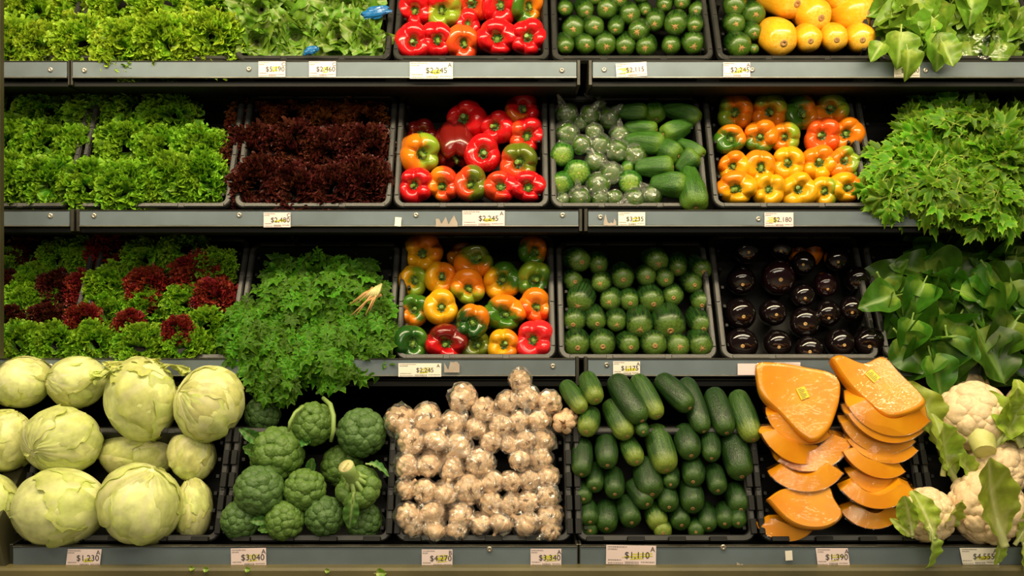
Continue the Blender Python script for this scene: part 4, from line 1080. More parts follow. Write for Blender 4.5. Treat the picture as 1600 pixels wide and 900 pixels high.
# the upturned head that shows its cut stalk
p = on(R4, 560, 762, .03); R = 36 * mpp(p)
ax = Vector((.25, .62, -.72)).normalized()
t = thing('broccoli', 'upturned broccoli head showing its pale cut stalk', 'broccoli', 'broccoli heads in the bottom crate', p, axis_quat(ax, 1.0))
crown(t, R, FLORET, 30, .34, 1.9, M['floret'], 77, .8)
m = MB(); m.tube([(0, 0, R * .2), (0, 0, -R * .5), (0, 0, -R * 1.0), (0, 0, -R * 1.5)], [R * .5, R * .34, R * .30, R * .36], 14)
for i in range(9):
    a = 2 * PI * i / 9; d = Vector((math.cos(a), math.sin(a), 0))
    m.tube([Vector((0, 0, -R * .75)) + d * R * .18, Vector((0, 0, -R * .3)) + d * R * .5, d * R * .75 + Vector((0, 0, R * .1))], [R * .1, R * .11, R * .13], 8)
obj('stalk', m.mesh('stalk', M['stalk'], True), t)
m = MB(); m.tube([(0, 0, -R * 1.49), (0, 0, -R * 1.52), (0, 0, -R * 1.51)], [R * .33, R * .33, R * .2], 14); obj('cut_end', m.mesh('cut_end', M['cut'], True), t)
inv = t.rotation_quaternion.inverted()
q0 = on(R4, 552, 775, .07)
obj('leaf', BROAD[0], t, inv @ (q0 - p), frame_quat(inv @ Vector((-.1, -.25, -1)), inv @ Vector((.1, -1, .2))), .072, M['broc_leaf'])
obj('leaf', BROAD[2], t, inv @ (on(R4, 575, 725, .05) - p), frame_quat(inv @ Vector((1, -.2, -.1)), inv @ Vector((.1, -.6, 1))), .05, M['broc_leaf'])

# cauliflowers
M['cauli_stalk'] = simple('cauliflower_stalk', srgb('#d0cf86'), srgb('#b4b862'), 30, .5, .2)
cf = [(1512, 612, 33, -.06, 'dim and tan, behind under the spinach', (0, .1), 0), (1521, 650, 53, .03, 'upper, with a thick stalk below', (0, .35), 1), (1558, 729, 47, .01, 'partly hidden at the right border', (.2, .3), 2), (1541, 793, 57, .05, 'largest, with a veined leaf lying over it', (-.1, .3), 3), (1449, 805, 42, .05, 'small, wrapped in its own leaves by the rail', (-.1, .1), 4), (1612, 640, 40, -.01, 'leafy, cut by the right border', (.3, .3), 5)]
for (px, py, r, w_, wd, (sx, sy), i) in cf:
    p = on(R4, px, py, w_ - .03); R = r * mpp(p) * 1.03; ax = face_axis(p, sx, sy)
    t = thing('cauliflower', f'cream cauliflower, {wd}', 'cauliflower', 'cauliflowers at the right border', p, axis_quat(ax))
    inv = t.rotation_quaternion.inverted()
    crown(t, R, CURD, 34, .33, 1.95, None, 30 + i, .85)
    obj('stalk', stalk_mesh(R, R * .9, 60 + i, 7), t)
    def cleaf(px_, py_, w2, dirv, nrm, size, me=0, nm='leaf'):
        obj(nm, BROAD[me], t, inv @ (on(R4, px_, py_, w2) - p), frame_quat(inv @ Vector(dirv), inv @ Vector(nrm)), size)
    if i == 1:
        m = MB(); q1 = inv @ (on(R4, 1535, 690, .035) - p); q2 = inv @ (on(R4, 1539, 706, .045) - p)
        m.tube([q1 * .6, q1, q2, q2 * 1.01], [R * .45, R * .36, R * .30, R * .2], 16); me_ = m.mesh('cut_stalk', M['cauli_stalk'], True); me_.set_sharp_from_angle(angle=.7); obj('cut_stalk', me_, t)
        cleaf(1560, 690, .04, (.65, -.1, 1), (-.3, -1, .4), .13, 1); cleaf(1575, 680, .03, (.3, 0, 1), (-.5, -1, .1), .12, 2); cleaf(1552, 694, .03, (1, -.1, .55), (0, -.6, 1), .11, 0)
    if i == 3:
        cleaf(1566, 840, .105, (-.28, .12, 1), (-.05, -1, .25), .185, 1); cleaf(1600, 850, .05, (.2, -.3, -1), (0, -1, .2), .09, 2); cleaf(1590, 845, .05, (.4, -.2, .8), (0, -1, .2), .1, 0)
        cleaf(1562, 843, .085, (-.05, -.3, -1), (0, -1, .2), .055, 2)
    if i == 4:
        cleaf(1458, 835, .08, (-.3, .1, 1), (.1, -1, .3), .10, 0); cleaf(1452, 830, .085, (.28, -.25, -1), (.5, -1, .2), .085, 2); cleaf(1425, 830, .05, (-.15, 0, 1), (-.6, -1, .1), .09, 1)
        cleaf(1474, 835, .04, (.2, 0, 1), (.5, -1, .2), .09, 1); cleaf(1424, 838, .04, (-.5, -.1, .5), (-.2, -1, .3), .05, 2)
    if i == 5:
        for s in range(4): cleaf(1592 + 6 * s, 690 - 4 * s, .05 - .01 * s, (-.5 + .25 * s, 0, 1), (-.2, -1, .3), .13, s % 3)
    if i == 2:
        cleaf(1530, 750, .0, (-.8, -.1, .6), (0, -1, .4), .1, 1)
    if i == 0:
        cleaf(1470, 700, -.02, (-.35, -.1, 1), (.2, -1, .2), .17, 0); cleaf(1490, 745, .0, (-.5, -.1, 1), (.2, -1, .2), .15, 1); cleaf(1475, 735, .02, (.1, -.1, .9), (.3, -1, .2), .12, 2)

# ================================================================ garlic in plastic
def garlic_mesh(seed):
    r = np.random.RandomState(seed); nt, nth = 22, 40; k = r.randint(6, 9)
    pr = spline([(0, -.78), (.25, -.8), (.5, -.72), (.85, -.45), (1.0, -.1), (.92, .25), (.66, .55), (.36, .75), (.2, .95), (.16, 1.25), (.17, 1.45), (0, 1.46)], nt)
    th = np.linspace(0, 2 * PI, nth, endpoint=False); g = np.abs(np.cos(k * (th + .3 * np.sin(th + seed)) / 2)) ** .6; V = []
    for i, (rad, z) in enumerate(pr):
        c = .30 * math.exp(-((z + .2) / .5) ** 2)
        for a, q in zip(th, g): b = rad * (1 - c * (1 - q)); V.append((b * math.cos(a), b * math.sin(a), z))
    V = np.array(V); V += V * (waves(V, 3, seed) * .06)[:, None]
    return mk('bulb', V, grid_faces(nt, nth, True))
def garlic_skin(name, a, b, c):
    t = NT(name); v = t.coord((5, 5, 1.2)); n = t.noise(v, 1.2, 4); t.base(t.ramp(n, [(.3, a), (.52, b), (.72, c)])); t.set(rough=.42); t.bump(n, .2, .02); return t.m
M['garlic'] = garlic_skin('garlic_skin', srgb('#d6a87c'), srgb('#efcfa8'), srgb('#c8926c'))
M['garlic_tan'] = garlic_skin('tan_garlic_skin', srgb('#c09468'), srgb('#e2c29c'), srgb('#a87a54'))
M['root'] = simple('garlic_root', srgb('#8a6238'), srgb('#6a4826'), 12, .7, .3)
GARL = [garlic_mesh(s) for s in range(5)]
for me in GARL: me.materials.append(M['garlic'])
def root_mesh(seed):
    r = random.Random(seed); m = MB()
    for i in range(14):
        a = r.uniform(0, 6.28); d = r.uniform(.1, .5); m.tube([(0, 0, 0), (.5 * d * math.cos(a), .5 * d * math.sin(a), -.16), (d * math.cos(a), d * math.sin(a), -.12 - r.uniform(0, .15))], [.07, .06, .03], 5)
    return m.mesh('root_tuft', M['root'], True)
ROOTS = [root_mesh(s) for s in range(3)]
gl = [(90,255,58),(205,245,55),(350,165,52),(437,215,46),(590,90,43),(535,180,43),(622,165,46),(710,180,46),(770,265,48),(510,275,46),(585,260,40),(668,255,45),(315,265,48),(407,285,43),(135,340,56),(243,340,50),(340,365,53),(468,345,43),(545,355,38),(612,340,41),(690,340,42),(118,445,51),(213,443,46),(308,455,51),(420,430,56),(588,420,42),(675,420,45),(115,540,42),(195,550,47),(278,560,49),(378,540,58),(475,515,46),(555,510,40),(628,505,40),(703,495,43),(470,600,46),(550,605,40),(625,595,42),(705,570,45),(125,655,52),(225,640,53),(345,650,53),(428,690,42),(508,680,46),(615,685,54),(710,655,50),(235,712,46),(330,712,42),(715,712,40),(150,700,42)]
for ri, rw in enumerate(rows_of([(590 + a / 2.647, 560 + b / 2.647, c / 2.647) for a, b, c in gl], 7)):
    for ci, (px, py, r) in enumerate(rw):
        i = int(px * 3 + py)
        p = on(R4, px, py, .035 - .03 * (py - 600) / 230 + rnd.uniform(-.006, .006)); R = r * mpp(p) * 1.1
        brown = abs(px - 881) < 6 and py < 680
        ax = face_axis(p, rnd.uniform(-.15, .15), rnd.uniform(-.25, .1))
        t = thing('garlic_pack', f'{"brown rooted" if brown else "plastic wrapped"} garlic pack, {place_word(ci, len(rw))} in {row_word(ri, 7)} of garlic pile', 'garlic', 'garlic packs in the bottom crate', p, axis_quat(ax, rnd.uniform(0, 6)))
        mt = M['garlic_tan'] if (brown or i % 4 == 0) else M['garlic']
        # end bulb with its root plate towards the aisle, a second one behind it
        q = axis_quat((rnd.uniform(-.5, .5), rnd.uniform(-.5, .5), -1), rnd.uniform(0, 6)); 
        if i % 3 == 0: q = axis_quat((rnd.uniform(-1, 1), rnd.uniform(-1, 1), .1), rnd.uniform(0, 6))
        b1 = obj('bulb', GARL[i % 5], t, (0, 0, 0), q, (R * .95, R * .95, R * .85), mt)
        obj('root_tuft', ROOTS[i % 3], b1, (0, 0, -.72), None, 1.0 if brown else .65)
        obj('bulb', GARL[(i + 2) % 5], t, (R * .1, 0, -R * 1.5), axis_quat((.3, .2, -1)), (R * .95, R * .95, R * .85), mt)
        if not brown:
            obj('plastic_wrap', WRAPS_L[i % 4], t, (0, 0, -R * .35), None, (R * 1.03, R * 1.03, R * 1.0))
        if i % 4 == 1 and not brown:
            obj('wrap_twist', TWIST[i % 3], t, (R * .5, R * .5, R * .5), axis_quat((.6, .6, .5)), (R * .25, R * .25, R * .45))
# the upright bag on top
p = on(R4, 722, 610, .06)

# ================================================================ pumpkin slices
def boat(Ro, Ri, phi, psi, seed, shell=False, grow=1.0, np_=22, ns=9):
    """wedge of a hollow pumpkin lying on its rind; origin amid its bottom"""
    r = np.random.RandomState(seed); V = []; off = (Ro + Ri) / 2
    def pt(rho, a, b):
        rib = 1 + .02 * math.cos(6 * b) 
        return (rho * math.sin(a) * 1.05, rho * math.cos(a) * math.sin(b), -rho * math.cos(a) * math.cos(b) + off)
    e0, e1 = r.uniform(-.08, .08, 2); bw = r.uniform(-.12, .12)
    def thick(a): return Ri + (Ro - Ri) * (.10 * math.sin(3 * a + seed) + .18 * (abs(a) / phi) ** 4)
    loop = []   # cross-section ring for every station along the boat
    for i in range(np_):
        s = -1 + 2 * i / (np_ - 1); a = s * phi + (e0 if s < 0 else e1) * abs(s)
        ps = psi * (1 - .25 * abs(s) ** 2.5) ; b0 = bw * s
        for j in range(ns): V.append(pt(Ro * grow, a, b0 - ps + 2 * ps * j / (ns - 1)))
        for j in range(ns - 1, -1, -1): V.append(pt(thick(a) / (grow if shell else 1), a, b0 - ps * .97 + 2 * ps * .97 * j / (ns - 1)))
    n = 2 * ns; F = grid_faces(np_, n, True) + [tuple(range(n - 1, -1, -1)), tuple((np_ - 1) * n + j for j in range(n))]
    V = np.array(V)
    nz = waves(V * 30, 1.0, seed) * .0016
    V[:, 2] += nz
    return V, F, ns, n, np_
def pumpkin_meshes(Ro, Ri, phi, psi, seed):
    V, F, ns, n, np_ = boat(Ro * .985, Ri, phi, psi, seed); flesh = mk('flesh', V, F, M['pumpkin'], True); flesh.set_sharp_from_angle(angle=.6)
    V2, F2, *_ = boat(Ro, Ro * .975, phi, psi * 1.0, seed); 
    off = (Ro + Ri) / 2 - (Ro + Ro * .975) / 2; V2[:, 2] += off
    rind = mk('rind', V2, F2, M['pumpkin_rind'], True); rind.set_sharp_from_angle(angle=.6)
    V3, F3, *_ = boat(Ro * 1.012, Ri * .97, phi * 1.03, psi * 1.04, seed); r = waves(V3 * 45, 1.0, seed + 3) * .0022 + np.abs(waves(V3 * 22, 1.0, seed + 4)) * .002
    V3 = V3 * (1 + r / .05)[:, None]
    film = mk('plastic_film', V3, F3, M['film_tight'], True); film.set_sharp_from_angle(angle=.6)
    return flesh, rind, film
def pump_mat():
    t = NT('pumpkin_flesh'); v = t.coord((1, 1, 1)); n = t.noise(v, 14, 4); t.base(t.ramp(n, [(.3, srgb('#e08a06')), (.7, srgb('#eca212'))])); t.set(rough=.38, coat=.3, coat_rough=.1); t.bump(n, .08, .004); return t.m
M['pumpkin'] = pump_mat(); M['pumpkin_rind'] = simple('pumpkin_rind', srgb('#b0661c'), srgb('#7a5424'), 18, .35, .05, coat=.4)
M['sticker'] = simple('yellow_sticker', srgb('#e8d21c'), srgb('#dcc418'), 12, .45)
def slab_meshes(outline, thick, curve, seed):
    """cut block of pumpkin: rounded outline, hollowed a little, rind underneath"""
    O = spline(outline + [outline[0]], 64)[:-1]; c = O.mean(axis=0); n = len(O)
    def ring(s, z, grow=1.0): 
        q = (O - c) * s * grow
        return [(x, y, z + curve * (x * x + .5 * y * y) - .15 * y * y * curve) for x, y in q]
    def build(name, rings, mat, smooth=True, nz=0.0):
        V = [p for r_ in rings for p in r_]; F = grid_faces(len(rings), n, True) + [tuple(range(n - 1, -1, -1)), tuple((len(rings) - 1) * n + j for j in range(n))]
        V = np.array(V)
        if nz: V = V * (1 + .01) + np.stack([waves(V * 30, 1, seed + k) for k in range(3)], 1) * nz * np.array([.3, .3, 1])
        else: V = V + np.stack([waves(V * 30, 1, seed + k) for k in range(3)], 1) * .0012
        me = mk(name, V, F, mat, smooth); me.set_sharp_from_angle(angle=.75); return me
    h = thick / 2
    top = [ring(s, h) for s in (.08, .3, .5, .7, .85, .93)]
    side = [ring(.975, h - .003), ring(1.0, h - .009), ring(1.0, 0), ring(.98, -h + .004)]
    fl = build('flesh', top + side, M['pumpkin'])
    rd = build('rind', [ring(.975, -h + .0042), ring(.96, -h), ring(.8, -h - .006), ring(.5, -h - .010), ring(.1, -h - .012)], M['pumpkin_rind'])
    fm = build('plastic_film', [ring(s, h + .0016) for s in (.08, .3, .5, .7, .85, .95)] + [ring(1.0, h - .002), ring(1.012, h - .008), ring(1.012, 0), ring(.99, -h)], M['film_tight'], True, .0012)
    return fl, rd, fm, c
SLABS = {6: [(80,90),(100,62),(210,60),(300,75),(380,95),(412,135),(400,200),(375,260),(345,310),(290,352),(240,335),(160,250),(95,180)],
         1: [(120,600),(190,563),(290,555),(375,550),(395,600),(415,660),(350,700),(260,700),(190,670)],
         15: [(385,50),(430,35),(520,60),(605,35),(660,100),(720,180),(725,220),(660,250),(590,262),(540,240),(450,150)]}
# (px, py, width px, thickness, half angle of wedge, tilt towards aisle, roll, w, words)
ps = [(1228, 826, 92, .040, .45, 18, 4, .005, 'left stack, lowest and half hidden by the crate front'), (1254, 800, 116, .034, .80, 62, 6, .03, 'left stack, pale slab shown face on near the bottom'), (1260, 751, 114, .040, .48, 12, 5, .035, 'left stack, thin crescent in the middle'),
      (1268, 712, 118, .050, .60, 20, 14, .015, 'left stack, large and leaning to the right'), (1230, 700, 112, .046, .52, 18, -22, .035, 'left stack, crescent leaning down to the right'), (1240, 672, 100, .040, .5, 25, -18, .045, 'left stack, second from top'), (1246, 634, 128, .050, 1.0, 66, -6, .05, 'left stack, topmost with yellow sticker'),
      (1358, 808, 92, .040, .5, 15, 0, .005, 'right stack, lowest'), (1362, 778, 112, .036, .5, 14, -3, .03, 'right stack, second from bottom, grey rind'), (1362, 752, 84, .046, .5, 16, -8, .02, 'right stack, short piece in the lower half'), (1358, 728, 108, .038, .5, 14, -16, .03, 'right stack, crescent with bright film glare'), (1374, 707, 112, .038, .5, 14, -4, .03, 'right stack, middle'), (1362, 688, 114, .042, .5, 18, -14, .036, 'right stack, fourth from top'), (1372, 668, 128, .044, .6, 22, -12, .045, 'right stack, third from top'), (1376, 650, 128, .046, .7, 34, -12, .05, 'right stack, second from top'), (1366, 616, 122, .050, 1.0, 60, -14, .06, 'right stack, topmost block with yellow sticker')]
for i, (px, py, wpx, th, psi, tilt, roll, w_, wd) in enumerate(ps):
    p = on(R4, px, py, w_ - .02); k = mpp(p); phi = .95; Ro = wpx * k / 2 / math.sin(phi) / 1.05
    q = Quaternion((0, 1, 0), math.radians(-roll)) @ Quaternion((1, 0, 0), math.radians(tilt))
    t = thing('pumpkin_slice', f'orange pumpkin slice, {wd}', 'pumpkin slice', 'film wrapped pumpkin slices', p, q)
    if i in SLABS:
        tl = math.radians(tilt); fz = math.sin(tl)
        O = [((a / 2.572) * k, -(b / 2.572) * k / max(.5, fz)) for a, b in SLABS[i]]
        fl, ri_, fi, c = slab_meshes(O, th * .7, 1.2, i)
        t.location = on(R4, 1150 + c[0] / k / 2.572 * 2.572, 550 - c[1] * fz / k, w_); t.rotation_quaternion = Quaternion((1, 0, 0), tl)
        th = th * .7
    else:
        fl, ri_, fi = pumpkin_meshes(Ro, Ro - th, phi, psi, i)
    obj('flesh', fl, t); obj('rind', ri_, t); obj('plastic_film', fi, t)
    if i in (6, 15):
        h = .0145; m = MB(); zz = th / 2 + .002
        m.box(-.011, .011, -h, h, 0, .0008)
        st = obj('sticker', m.mesh('sticker', M['sticker']), t, ((-.0 if i == 6 else -.016), .006 if i == 6 else .022, zz + .001), Quaternion((0, 0, 1), math.radians(20 if i == 6 else 38)))
        b = []
        for a in range(7):
            y = -h * .8 + a * h * .26; b.append(rect(-.0085, -.0085 + .017 * (.6 + .4 * math.sin(a * 2.1) ** 2), y - .0007, y + .0007))
        obj('fine_print', flat(b, .0012, 'fine_print', M['ink']), st)['kind'] = 'stuff'
# ================================================================ leafy heads
def rosette(row, px, py, r, meshes, mat, label, group, name='lettuce_head', cat='lettuce', w=-.01, sx=0, sy=0, rings=None, len_k=1.2):
    p = on(row, px, py, w); R = r * mpp(p)
    ax = face_axis(p, sx + rnd.uniform(-.15, .15), sy + rnd.uniform(-.1, .2))
    t = thing(name, label, cat, group, p - ax * R * .75, axis_quat(ax, rnd.uniform(0, 6.28)))
    for (n, al, ln) in (rings or ((4, 10, .92), (6, 24, 1.02), (7, 40, 1.08), (7, 60, 1.06))):
        a0 = rnd.uniform(0, 6.28)
        for i in range(n):
            a = a0 + 2 * PI * (i + rnd.uniform(-.15, .15)) / n; al_ = math.radians(al + rnd.uniform(-9, 9))
            rad = Vector((math.cos(a), math.sin(a), 0)); d = rad * math.sin(al_) + Vector((0, 0, math.cos(al_)))
            nrm = Vector((0, 0, math.sin(al_))) - rad * math.cos(al_)
            L = R * len_k * ln * rnd.uniform(.9, 1.12)
            obj('leaf', rnd.choice(meshes), t, rad * R * .06, frame_quat(d, nrm), L, mat)
    return t
def frill_head(row, px, py, r, meshes, mat, label, group, w=-.01, n=34):
    """loose-leaf lettuce: a dome of short leaves whose curled rims face outwards"""
    p = on(row, px, py, w); R = r * mpp(p) * 1.08
    ax = face_axis(p, rnd.uniform(-.15, .15), rnd.uniform(-.05, .2))
    t = thing('lettuce_head', label, 'lettuce', group, p - ax * R * .5, axis_quat(ax, rnd.uniform(0, 6.28)))
    for i in range(n):
        q = math.sqrt((i + .5) / n); a = i * 2.39996 + rnd.uniform(-.2, .2); z = math.sqrt(max(0, 1 - q * q * .95))
        rad = Vector((math.cos(a), math.sin(a), 0))
        L = R * rnd.uniform(.5, .72)
        tip = rad * (q * R * 1.06) + Vector((0, 0, z * R * .46 + rnd.uniform(-.09, .09) * R))
        dr = (rad * (q * q * 1.1) + Vector((rnd.uniform(-.35, .35), rnd.uniform(-.35, .35), 1))).normalized()
        th = a + rnd.uniform(-1.0, 1.0)
        nrm = Vector((-math.cos(th), -math.sin(th), .25))
        obj('leaf', rnd.choice(meshes), t, tip - dr * L, frame_quat(dr, nrm), L, mat)
    return t
def heads(row, items, nrows, words, where, group, meshes, mat, w=-.01, **kw):
    for ri, rw in enumerate(rows_of(items, nrows)):
        for ci, q in enumerate(rw):
            (rosette if kw else frill_head)(row, q[0], q[1], q[2], meshes, mat, f'{words}, {place_word(ci, len(rw))} in {row_word(ri, nrows)} of {where}', group, w=q[3] if len(q) > 3 else w + rnd.uniform(-.01, .012), **kw)
FRL = FRILLY + FRILLY_FINE
heads(R1, [(8, 22, 44), (62, 18, 44), (22, 70, 42, .03), (72, 70, 38, .025)], 2, 'frilly green lettuce head', 'top left border crate', 'lettuce in the top left crate', FRL, M['lettuce_b'], .0)
heads(R1, [(125, 12, 46), (190, 8, 48), (262, 8, 48), (325, 12, 46), (132, 66, 44, .03), (192, 74, 46, .045), (258, 70, 46, .045), (325, 64, 46, .035)], 2, 'bright frilly lettuce head', 'top frilly lettuce crate', 'lettuce in the top frilly crate', FRL, M['lettuce_b'], .01)
heads(R2, [(18, 166, 42, .012), (70, 170, 42, .012), (16, 222, 42), (70, 226, 40), (18, 284, 44, .03), (70, 288, 42, .03)], 3, 'frilly green lettuce head', 'second-shelf left border crate', 'lettuce in the second shelf left crate', FRL, M['lettuce'], .0)
heads(R2, [(148, 176, 44, .012), (206, 168, 46, .012), (262, 182, 42, .012), (140, 236, 42), (200, 232, 44), (258, 236, 42), (312, 236, 42), (142, 290, 44, .025), (200, 298, 44, .035), (260, 288, 42, .02), (318, 284, 42, .01)], 3, 'frilly green lettuce head', 'crate with empty corner', 'lettuce in the second shelf crate', FRL, M['lettuce'], .0)
heads(R2, [(398, 186, 42), (455, 178, 44), (515, 184, 40), (568, 184, 42)], 1, 'bronze lettuce head', 'red lettuce crate', 'bronze lettuce in the red lettuce crate', FRILLY_FINE, M['lettuce_brown'], -.02)
heads(R2, [(395, 240, 42), (455, 236, 42), (515, 240, 42), (570, 238, 42), (400, 292, 42, .02), (460, 298, 42, .025), (520, 296, 42, .02), (572, 290, 42, .02)], 2, 'dark red lettuce head', 'red lettuce crate', 'red lettuce in the red lettuce crate', FRILLY_FINE, M['lettuce_red'], .0)
mx_g = [(138, 403, 32), (229, 406, 36), (290, 396, 38, .01), (340, 420, 30, .01), (173, 452, 36), (293, 473, 36), (235, 481, 36), (160, 487, 34), (144, 542, 36, .035), (216, 540, 38, .04), (318, 514, 34, .02), (288, 546, 36, .03)]
mx_r = [(175, 396, 34, .0), (307, 430, 38, .015), (336, 466, 30, .02), (227, 450, 31, .01), (128, 449, 27, .004), (131, 502, 25, .018), (203, 507, 23, .024), (277, 516, 22, .05)]
heads(R3, mx_g, 4, 'small frilly green lettuce', 'mixed lettuce crate', 'green lettuce in the mixed crate', FRL, M['lettuce'], .0)
heads(R3, mx_r, 3, 'maroon lettuce head', 'mixed lettuce crate', 'maroon lettuce in the mixed crate', FRILLY_FINE, M['lettuce_maroon'], .0)
heads(R3, [(11, 415, 30), (90, 405, 28), (53, 447, 34), (33, 480, 34), (75, 473, 32), (26, 542, 38, .035), (82, 542, 36, .03)], 3, 'small frilly green lettuce', 'mixed left border crate', 'green lettuce in the mixed left crate', FRL, M['lettuce'], .0)
heads(R3, [(51, 396, 34, .0), (8, 452, 27, .01), (84, 450, 26, .01), (72, 502, 27, .02), (6, 505, 25, .02)], 3, 'dark red lettuce head', 'mixed left border crate', 'red lettuce in the mixed left crate', FRILLY_FINE, M['lettuce_red'], -.01)
# butter lettuce
BR = ((4, 8, .8), (5, 22, .95), (6, 38, 1.05), (6, 58, 1.05))
heads(R1, [(405, 14, 46), (470, 8, 44), (540, 10, 46), (402, 66, 42), (462, 58, 44), (530, 54, 46), (570, 66, 38)], 2, 'smooth butter lettuce head', 'butter lettuce crate', 'butter lettuce in the top crate', BUTTER, M['butter'], .0, rings=BR, name='butter_lettuce', len_k=1.15)
M['blue_film'] = simple('blue_plastic', srgb('#12528c'), srgb('#2374b4'), 10, .2, .1, coat=.5)
def blue_tie(px, py, rx, ry, ang, label):
    p = on(R1, px, py, .035); k = mpp(p)
    me = crumple_mesh('blue_wrapper', int(px), amp=.25, stretch=1.0); me.materials.clear(); me.materials.append(M['blue_film'])
    o = obj('blue_wrapper', me, None, p, Quaternion((0, 1, 0), math.radians(ang)), (rx * k, .008, ry * k)); tag(o, label, 'plastic wrapper', 'blue wrappers on butter lettuce')
blue_tie(587, 19, 20, 9, -15, 'blue plastic wrapper end at right of butter lettuce')
blue_tie(486, 79, 11, 6, -20, 'blue plastic wrapper scrap below butter lettuce')

# ---------------------------------------------------------------- bunches of loose leaves
def bunch(name, label, cat, group, row, root, ell, n, meshes, mat, size, w0, bulge, part='leaf', down=.6, out=1.0, face=.9, seed=1, jit=.026, wild=.7):
    r = random.Random(seed)
    rp = on(row, root[0], root[1], w0 - .02)
    t = thing(name, label, cat, group, rp)
    cx, cy, rx, ry = ell
    for i in range(n):
        a = i * 2.39996 + r.uniform(-.3, .3); d = math.sqrt((i + .5) / n) * r.uniform(.9, 1.05)
        px, py = cx + rx * d * math.cos(a), cy + ry * d * math.sin(a)
        p = on(row, px, py, w0 + bulge * (1 - d * d) * r.uniform(.5, 1.1) + r.uniform(-jit, jit * .7))
        dr = (p - rp); dr.y *= .4
        if dr.length < 1e-4: dr = Vector((0, 0, 1))
        dr = dr.normalized() * out + Vector((r.uniform(-wild, wild), r.uniform(-.5, .1), -down + r.uniform(-wild, wild) * .75))
        dr.normalize()
        nrm = Vector((r.uniform(-.8, .8) + .35 * math.cos(a) * d, -face, r.uniform(-.2, 1.1)))
        L = r.uniform(*size) * mpp(p)
        o = obj(part, r.choice(meshes), t, p - dr * L * .5 - rp, frame_quat(dr, nrm), L, mat)
    return t
# parsley
pars = [((470, 452), (448, 468, 60, 54), 80, 'upper left bunch, below the empty crate back'), ((520, 440), (515, 452, 80, 50), 100, 'upper middle bunch'), ((580, 470), (588, 510, 36, 75), 80, 'right bunch beside the peppers'), ((430, 500), (385, 530, 45, 62), 80, 'left bunch over the lettuce'), ((460, 510), (430, 570, 60, 66), 100, 'hanging lower left bunch'), ((520, 510), (515, 555, 65, 60), 110, 'hanging lower middle bunch')]
for i, (rt, el, n, wd) in enumerate(pars):
    t = bunch('parsley_bunch', f'green parsley, {wd}', 'parsley', 'parsley bunches on the third shelf', R3, rt, el, int(n * .85), PARSLEY, M['parsley'], (19, 30), .0 + (.012 * (i > 2)), .05, 'sprig', .7, .9, .8, i + 3)
    if i == 1:
        # pale roots and stem ends sticking out
        inv = t.location
        M['parsley_root'] = simple('parsley_root', srgb('#c49a62'), srgb('#a67c46'), 10, .6)
        rr_ = random.Random(5)
        for j in range(9):
            x0, y0 = 590 + rr_.uniform(-10, 6), 456 + rr_.uniform(-6, 6); x1, y1 = 560 + rr_.uniform(-24, 20), 480 + rr_.uniform(-10, 14)
            m = MB(); m.tube([on(R3, x0, y0, .085) - inv, on(R3, (x0 + x1) / 2 + rr_.uniform(-3, 3), (y0 + y1) / 2 - 6, .095) - inv, on(R3, x1, y1, .085) - inv], [.0042, .003, .0012], 6)
            obj('root', m.mesh('root', M['parsley_root'], True), t)
        for j in range(5):
            m = MB(); m.tube([on(R3, 572 + 4 * j, 466, .09) - inv, on(R3, 580 + 3 * j, 455, .1) - inv, on(R3, 588 + 2 * j, 448 - j, .09) - inv], [.003, .004, .003], 6)
            obj('stem_end', m.mesh('stem_end', M['cut'], True), t)
# dim parsley at the back of the crate
bunch('parsley_bunch', 'dim parsley at the back of its crate', 'parsley', 'parsley bunches on the third shelf', R3, (500, 430), (500, 408, 90, 26), 60, PARSLEY, M['parsley'], (22, 30), -.06, .02, 'sprig', .2, .8, .8, 20)
# celery
cel = [((1500, 280), (1475, 195, 75, 52), 46, 'top bunch'), ((1500, 290), (1400, 285, 58, 62), 44, 'left bunch beside the orange peppers'), ((1510, 290), (1480, 290, 70, 62), 56, 'middle bunch'), ((1560, 260), (1575, 235, 55, 75), 48, 'right bunch at the border'), ((1540, 290), (1555, 325, 60, 42), 36, 'lower right bunch over the rail')]
for i, (rt, el, n, wd) in enumerate(cel):
    bunch('celery_bunch', f'leafy green celery, {wd}', 'celery', 'celery bunches on the second shelf', R2, rt, el, n, CELERY, M['celery'], (44, 68), .012 + .01 * (i in (2, 4)), .06, 'leaf', .45, 1.0, .8, 40 + i)
# spinach, third shelf
sp = [((1480, 430), (1440, 455, 62, 55), 16, 'left bunch reaching over the eggplants'), ((1540, 420), (1530, 430, 75, 50), 18, 'upper bunch'), ((1510, 480), (1470, 535, 60, 52), 16, 'lower left bunch hanging over the rail'), ((1560, 480), (1555, 530, 62, 52), 18, 'lower right bunch hanging over the rail'), ((1610, 480), (1600, 480, 50, 70), 12, 'right bunch cut by the border')]
for i, (rt, el, n, wd) in enumerate(sp):
    bunch('spinach_bunch', f'large dark spinach leaves, {wd}', 'spinach', 'spinach bunches on the third shelf', R3, rt, el, n, SPINACH, M['spinach'], (56, 88), .0 + .012 * (i > 1), .06, 'leaf', .3, .7, .9, 60 + i, .026, 1.5)
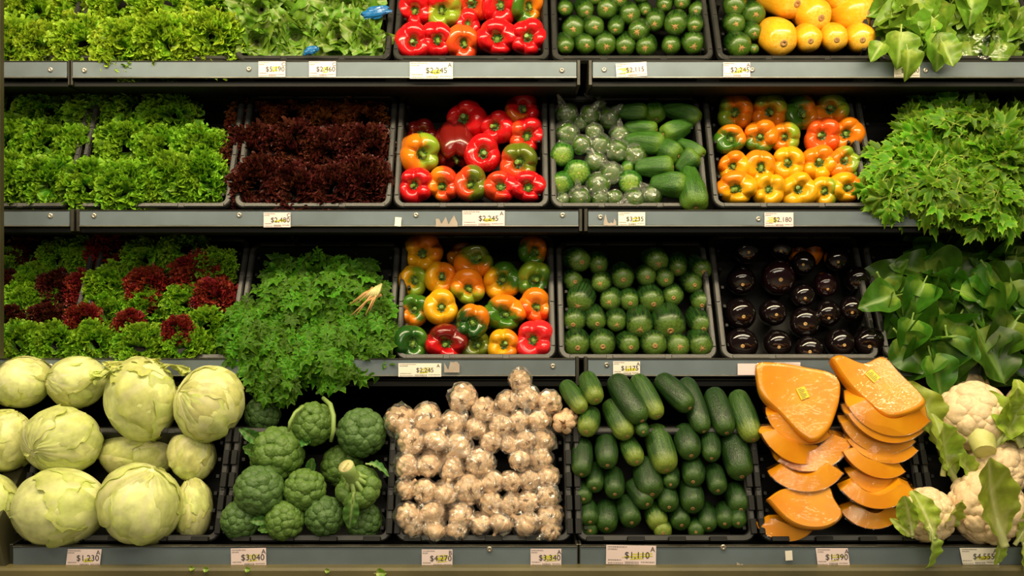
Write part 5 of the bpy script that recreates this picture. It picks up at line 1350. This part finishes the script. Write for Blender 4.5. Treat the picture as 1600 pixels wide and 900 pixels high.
# spinach, top shelf
bunch('spinach_bunch', 'light green spinach bunch hanging over the top rail', 'spinach', 'spinach on the top shelf', R1, (1430, 0), (1425, 32, 55, 48), 48, SPINACH, M['spinach_light'], (32, 54), .0, .07, 'leaf', .6, .6, 1.0, 81, .026, 1.3)
bunch('spinach_bunch', 'spinach bunch at the picture top right', 'spinach', 'spinach on the top shelf', R1, (1480, -20), (1500, 5, 70, 40), 34, SPINACH, M['spinach_light'], (32, 52), -.01, .05, 'leaf', .5, .6, 1.0, 82, .026, 1.3)
t = bunch('bagged_greens', 'small leaved greens in a clear plastic bag', 'greens', None, R1, (1550, 10), (1555, 48, 58, 45), 60, SPINACH, M['spinach_light'], (26, 42), -.02, .05, 'leaf', .2, 1.0, .8, 83)
def sheet(pts_px, w_, seed, row=R1):
    nu, nv = 14, 18; V = []
    a, b, c, d = pts_px
    for i in range(nu):
        for j in range(nv):
            u, v = i / (nu - 1), j / (nv - 1)
            px = (a[0] * (1 - u) + b[0] * u) * (1 - v) + (d[0] * (1 - u) + c[0] * u) * v; py = (a[1] * (1 - u) + b[1] * u) * (1 - v) + (d[1] * (1 - u) + c[1] * u) * v
            V.append(on(row, px, py, w_ + .02 * math.sin(PI * u) * math.sin(PI * v)))
    V = np.array([tuple(q) for q in V]); V[:, 1] += waves(V * 40, 1.0, seed) * .004 + np.abs(waves(V * 80, 1.0, seed + 1)) * .004
    return V, grid_faces(nu, nv)
V, F = sheet([(1505, 14), (1620, -10), (1620, 90), (1498, 92)], .04, 4)
obj('plastic_bag', mk('plastic_bag', V - np.array(tuple(t.location)), F, M['film_tight'], False), t)

# ---------------------------------------------------------------- green scraps fallen on the bumper strip
for px, py, sz, wd in ((588, 896, 16, 'largest leaf scrap on the bumper strip'), (318, 890, 9, 'leaf scrap on the bumper below the broccoli tag'), (296, 889, 8, 'pale leaf scrap on the bumper left of the broccoli tag'), (383, 890, 9, 'leaf scrap on the bumper under the broccoli tag'), (508, 892, 8, 'tiny leaf scrap on the bumper left of the garlic tag')):
    p = P(px, py, -.234); k = mpp(p)
    tag(obj('leaf_scrap', SPINACH[px % 5], None, p, frame_quat((1, 0, .3 - .1 * (px % 5)), (0, -1, .35)), sz * k, M['lettuce_b']), wd, 'leaf', 'leaf scraps on the bumper strip')

t = thing('spinach_bunch', 'few spinach leaves hanging over the tag on the top rail', 'spinach', 'spinach on the top shelf', on(R1, 1420, 60, .03))
for px, py, L_, dx, k_ in ((1408, 50, 58, -.12, 0), (1418, 78, 44, .08, 2), (1462, 52, 56, .15, 1), (1472, 66, 44, .3, 3), (1380, 68, 34, -.8, 0)):
    p = on(R1, px, py, .075); obj('leaf', SPINACH[k_], t, p - t.location, frame_quat((dx, -.12, -1), (dx * .5, -1, .35)), L_ * mpp(p), M['spinach_light'])
t = thing('spinach_bunch', 'broad spinach leaves draped in front of the dark bunches', 'spinach', 'spinach bunches on the third shelf', on(R3, 1500, 470, .05))
for px, py, L_, dx, dz, k_ in ((1400, 462, 62, -1, -.25, 0), (1528, 515, 92, .35, -1, 3), (1480, 525, 80, .1, -1, 1), (1455, 555, 70, .25, -1, 0), (1545, 420, 84, .7, -.9, 0), (1425, 500, 56, -.3, -1, 4), (1580, 440, 80, .2, -1, 1), (1500, 455, 62, .9, -.35, 2)):
    p = on(R3, px, py, .085); obj('leaf', SPINACH[k_], t, p - t.location, frame_quat((dx, -.15, dz), (dx * .3, -1, .5)), L_ * mpp(p), M['spinach'])
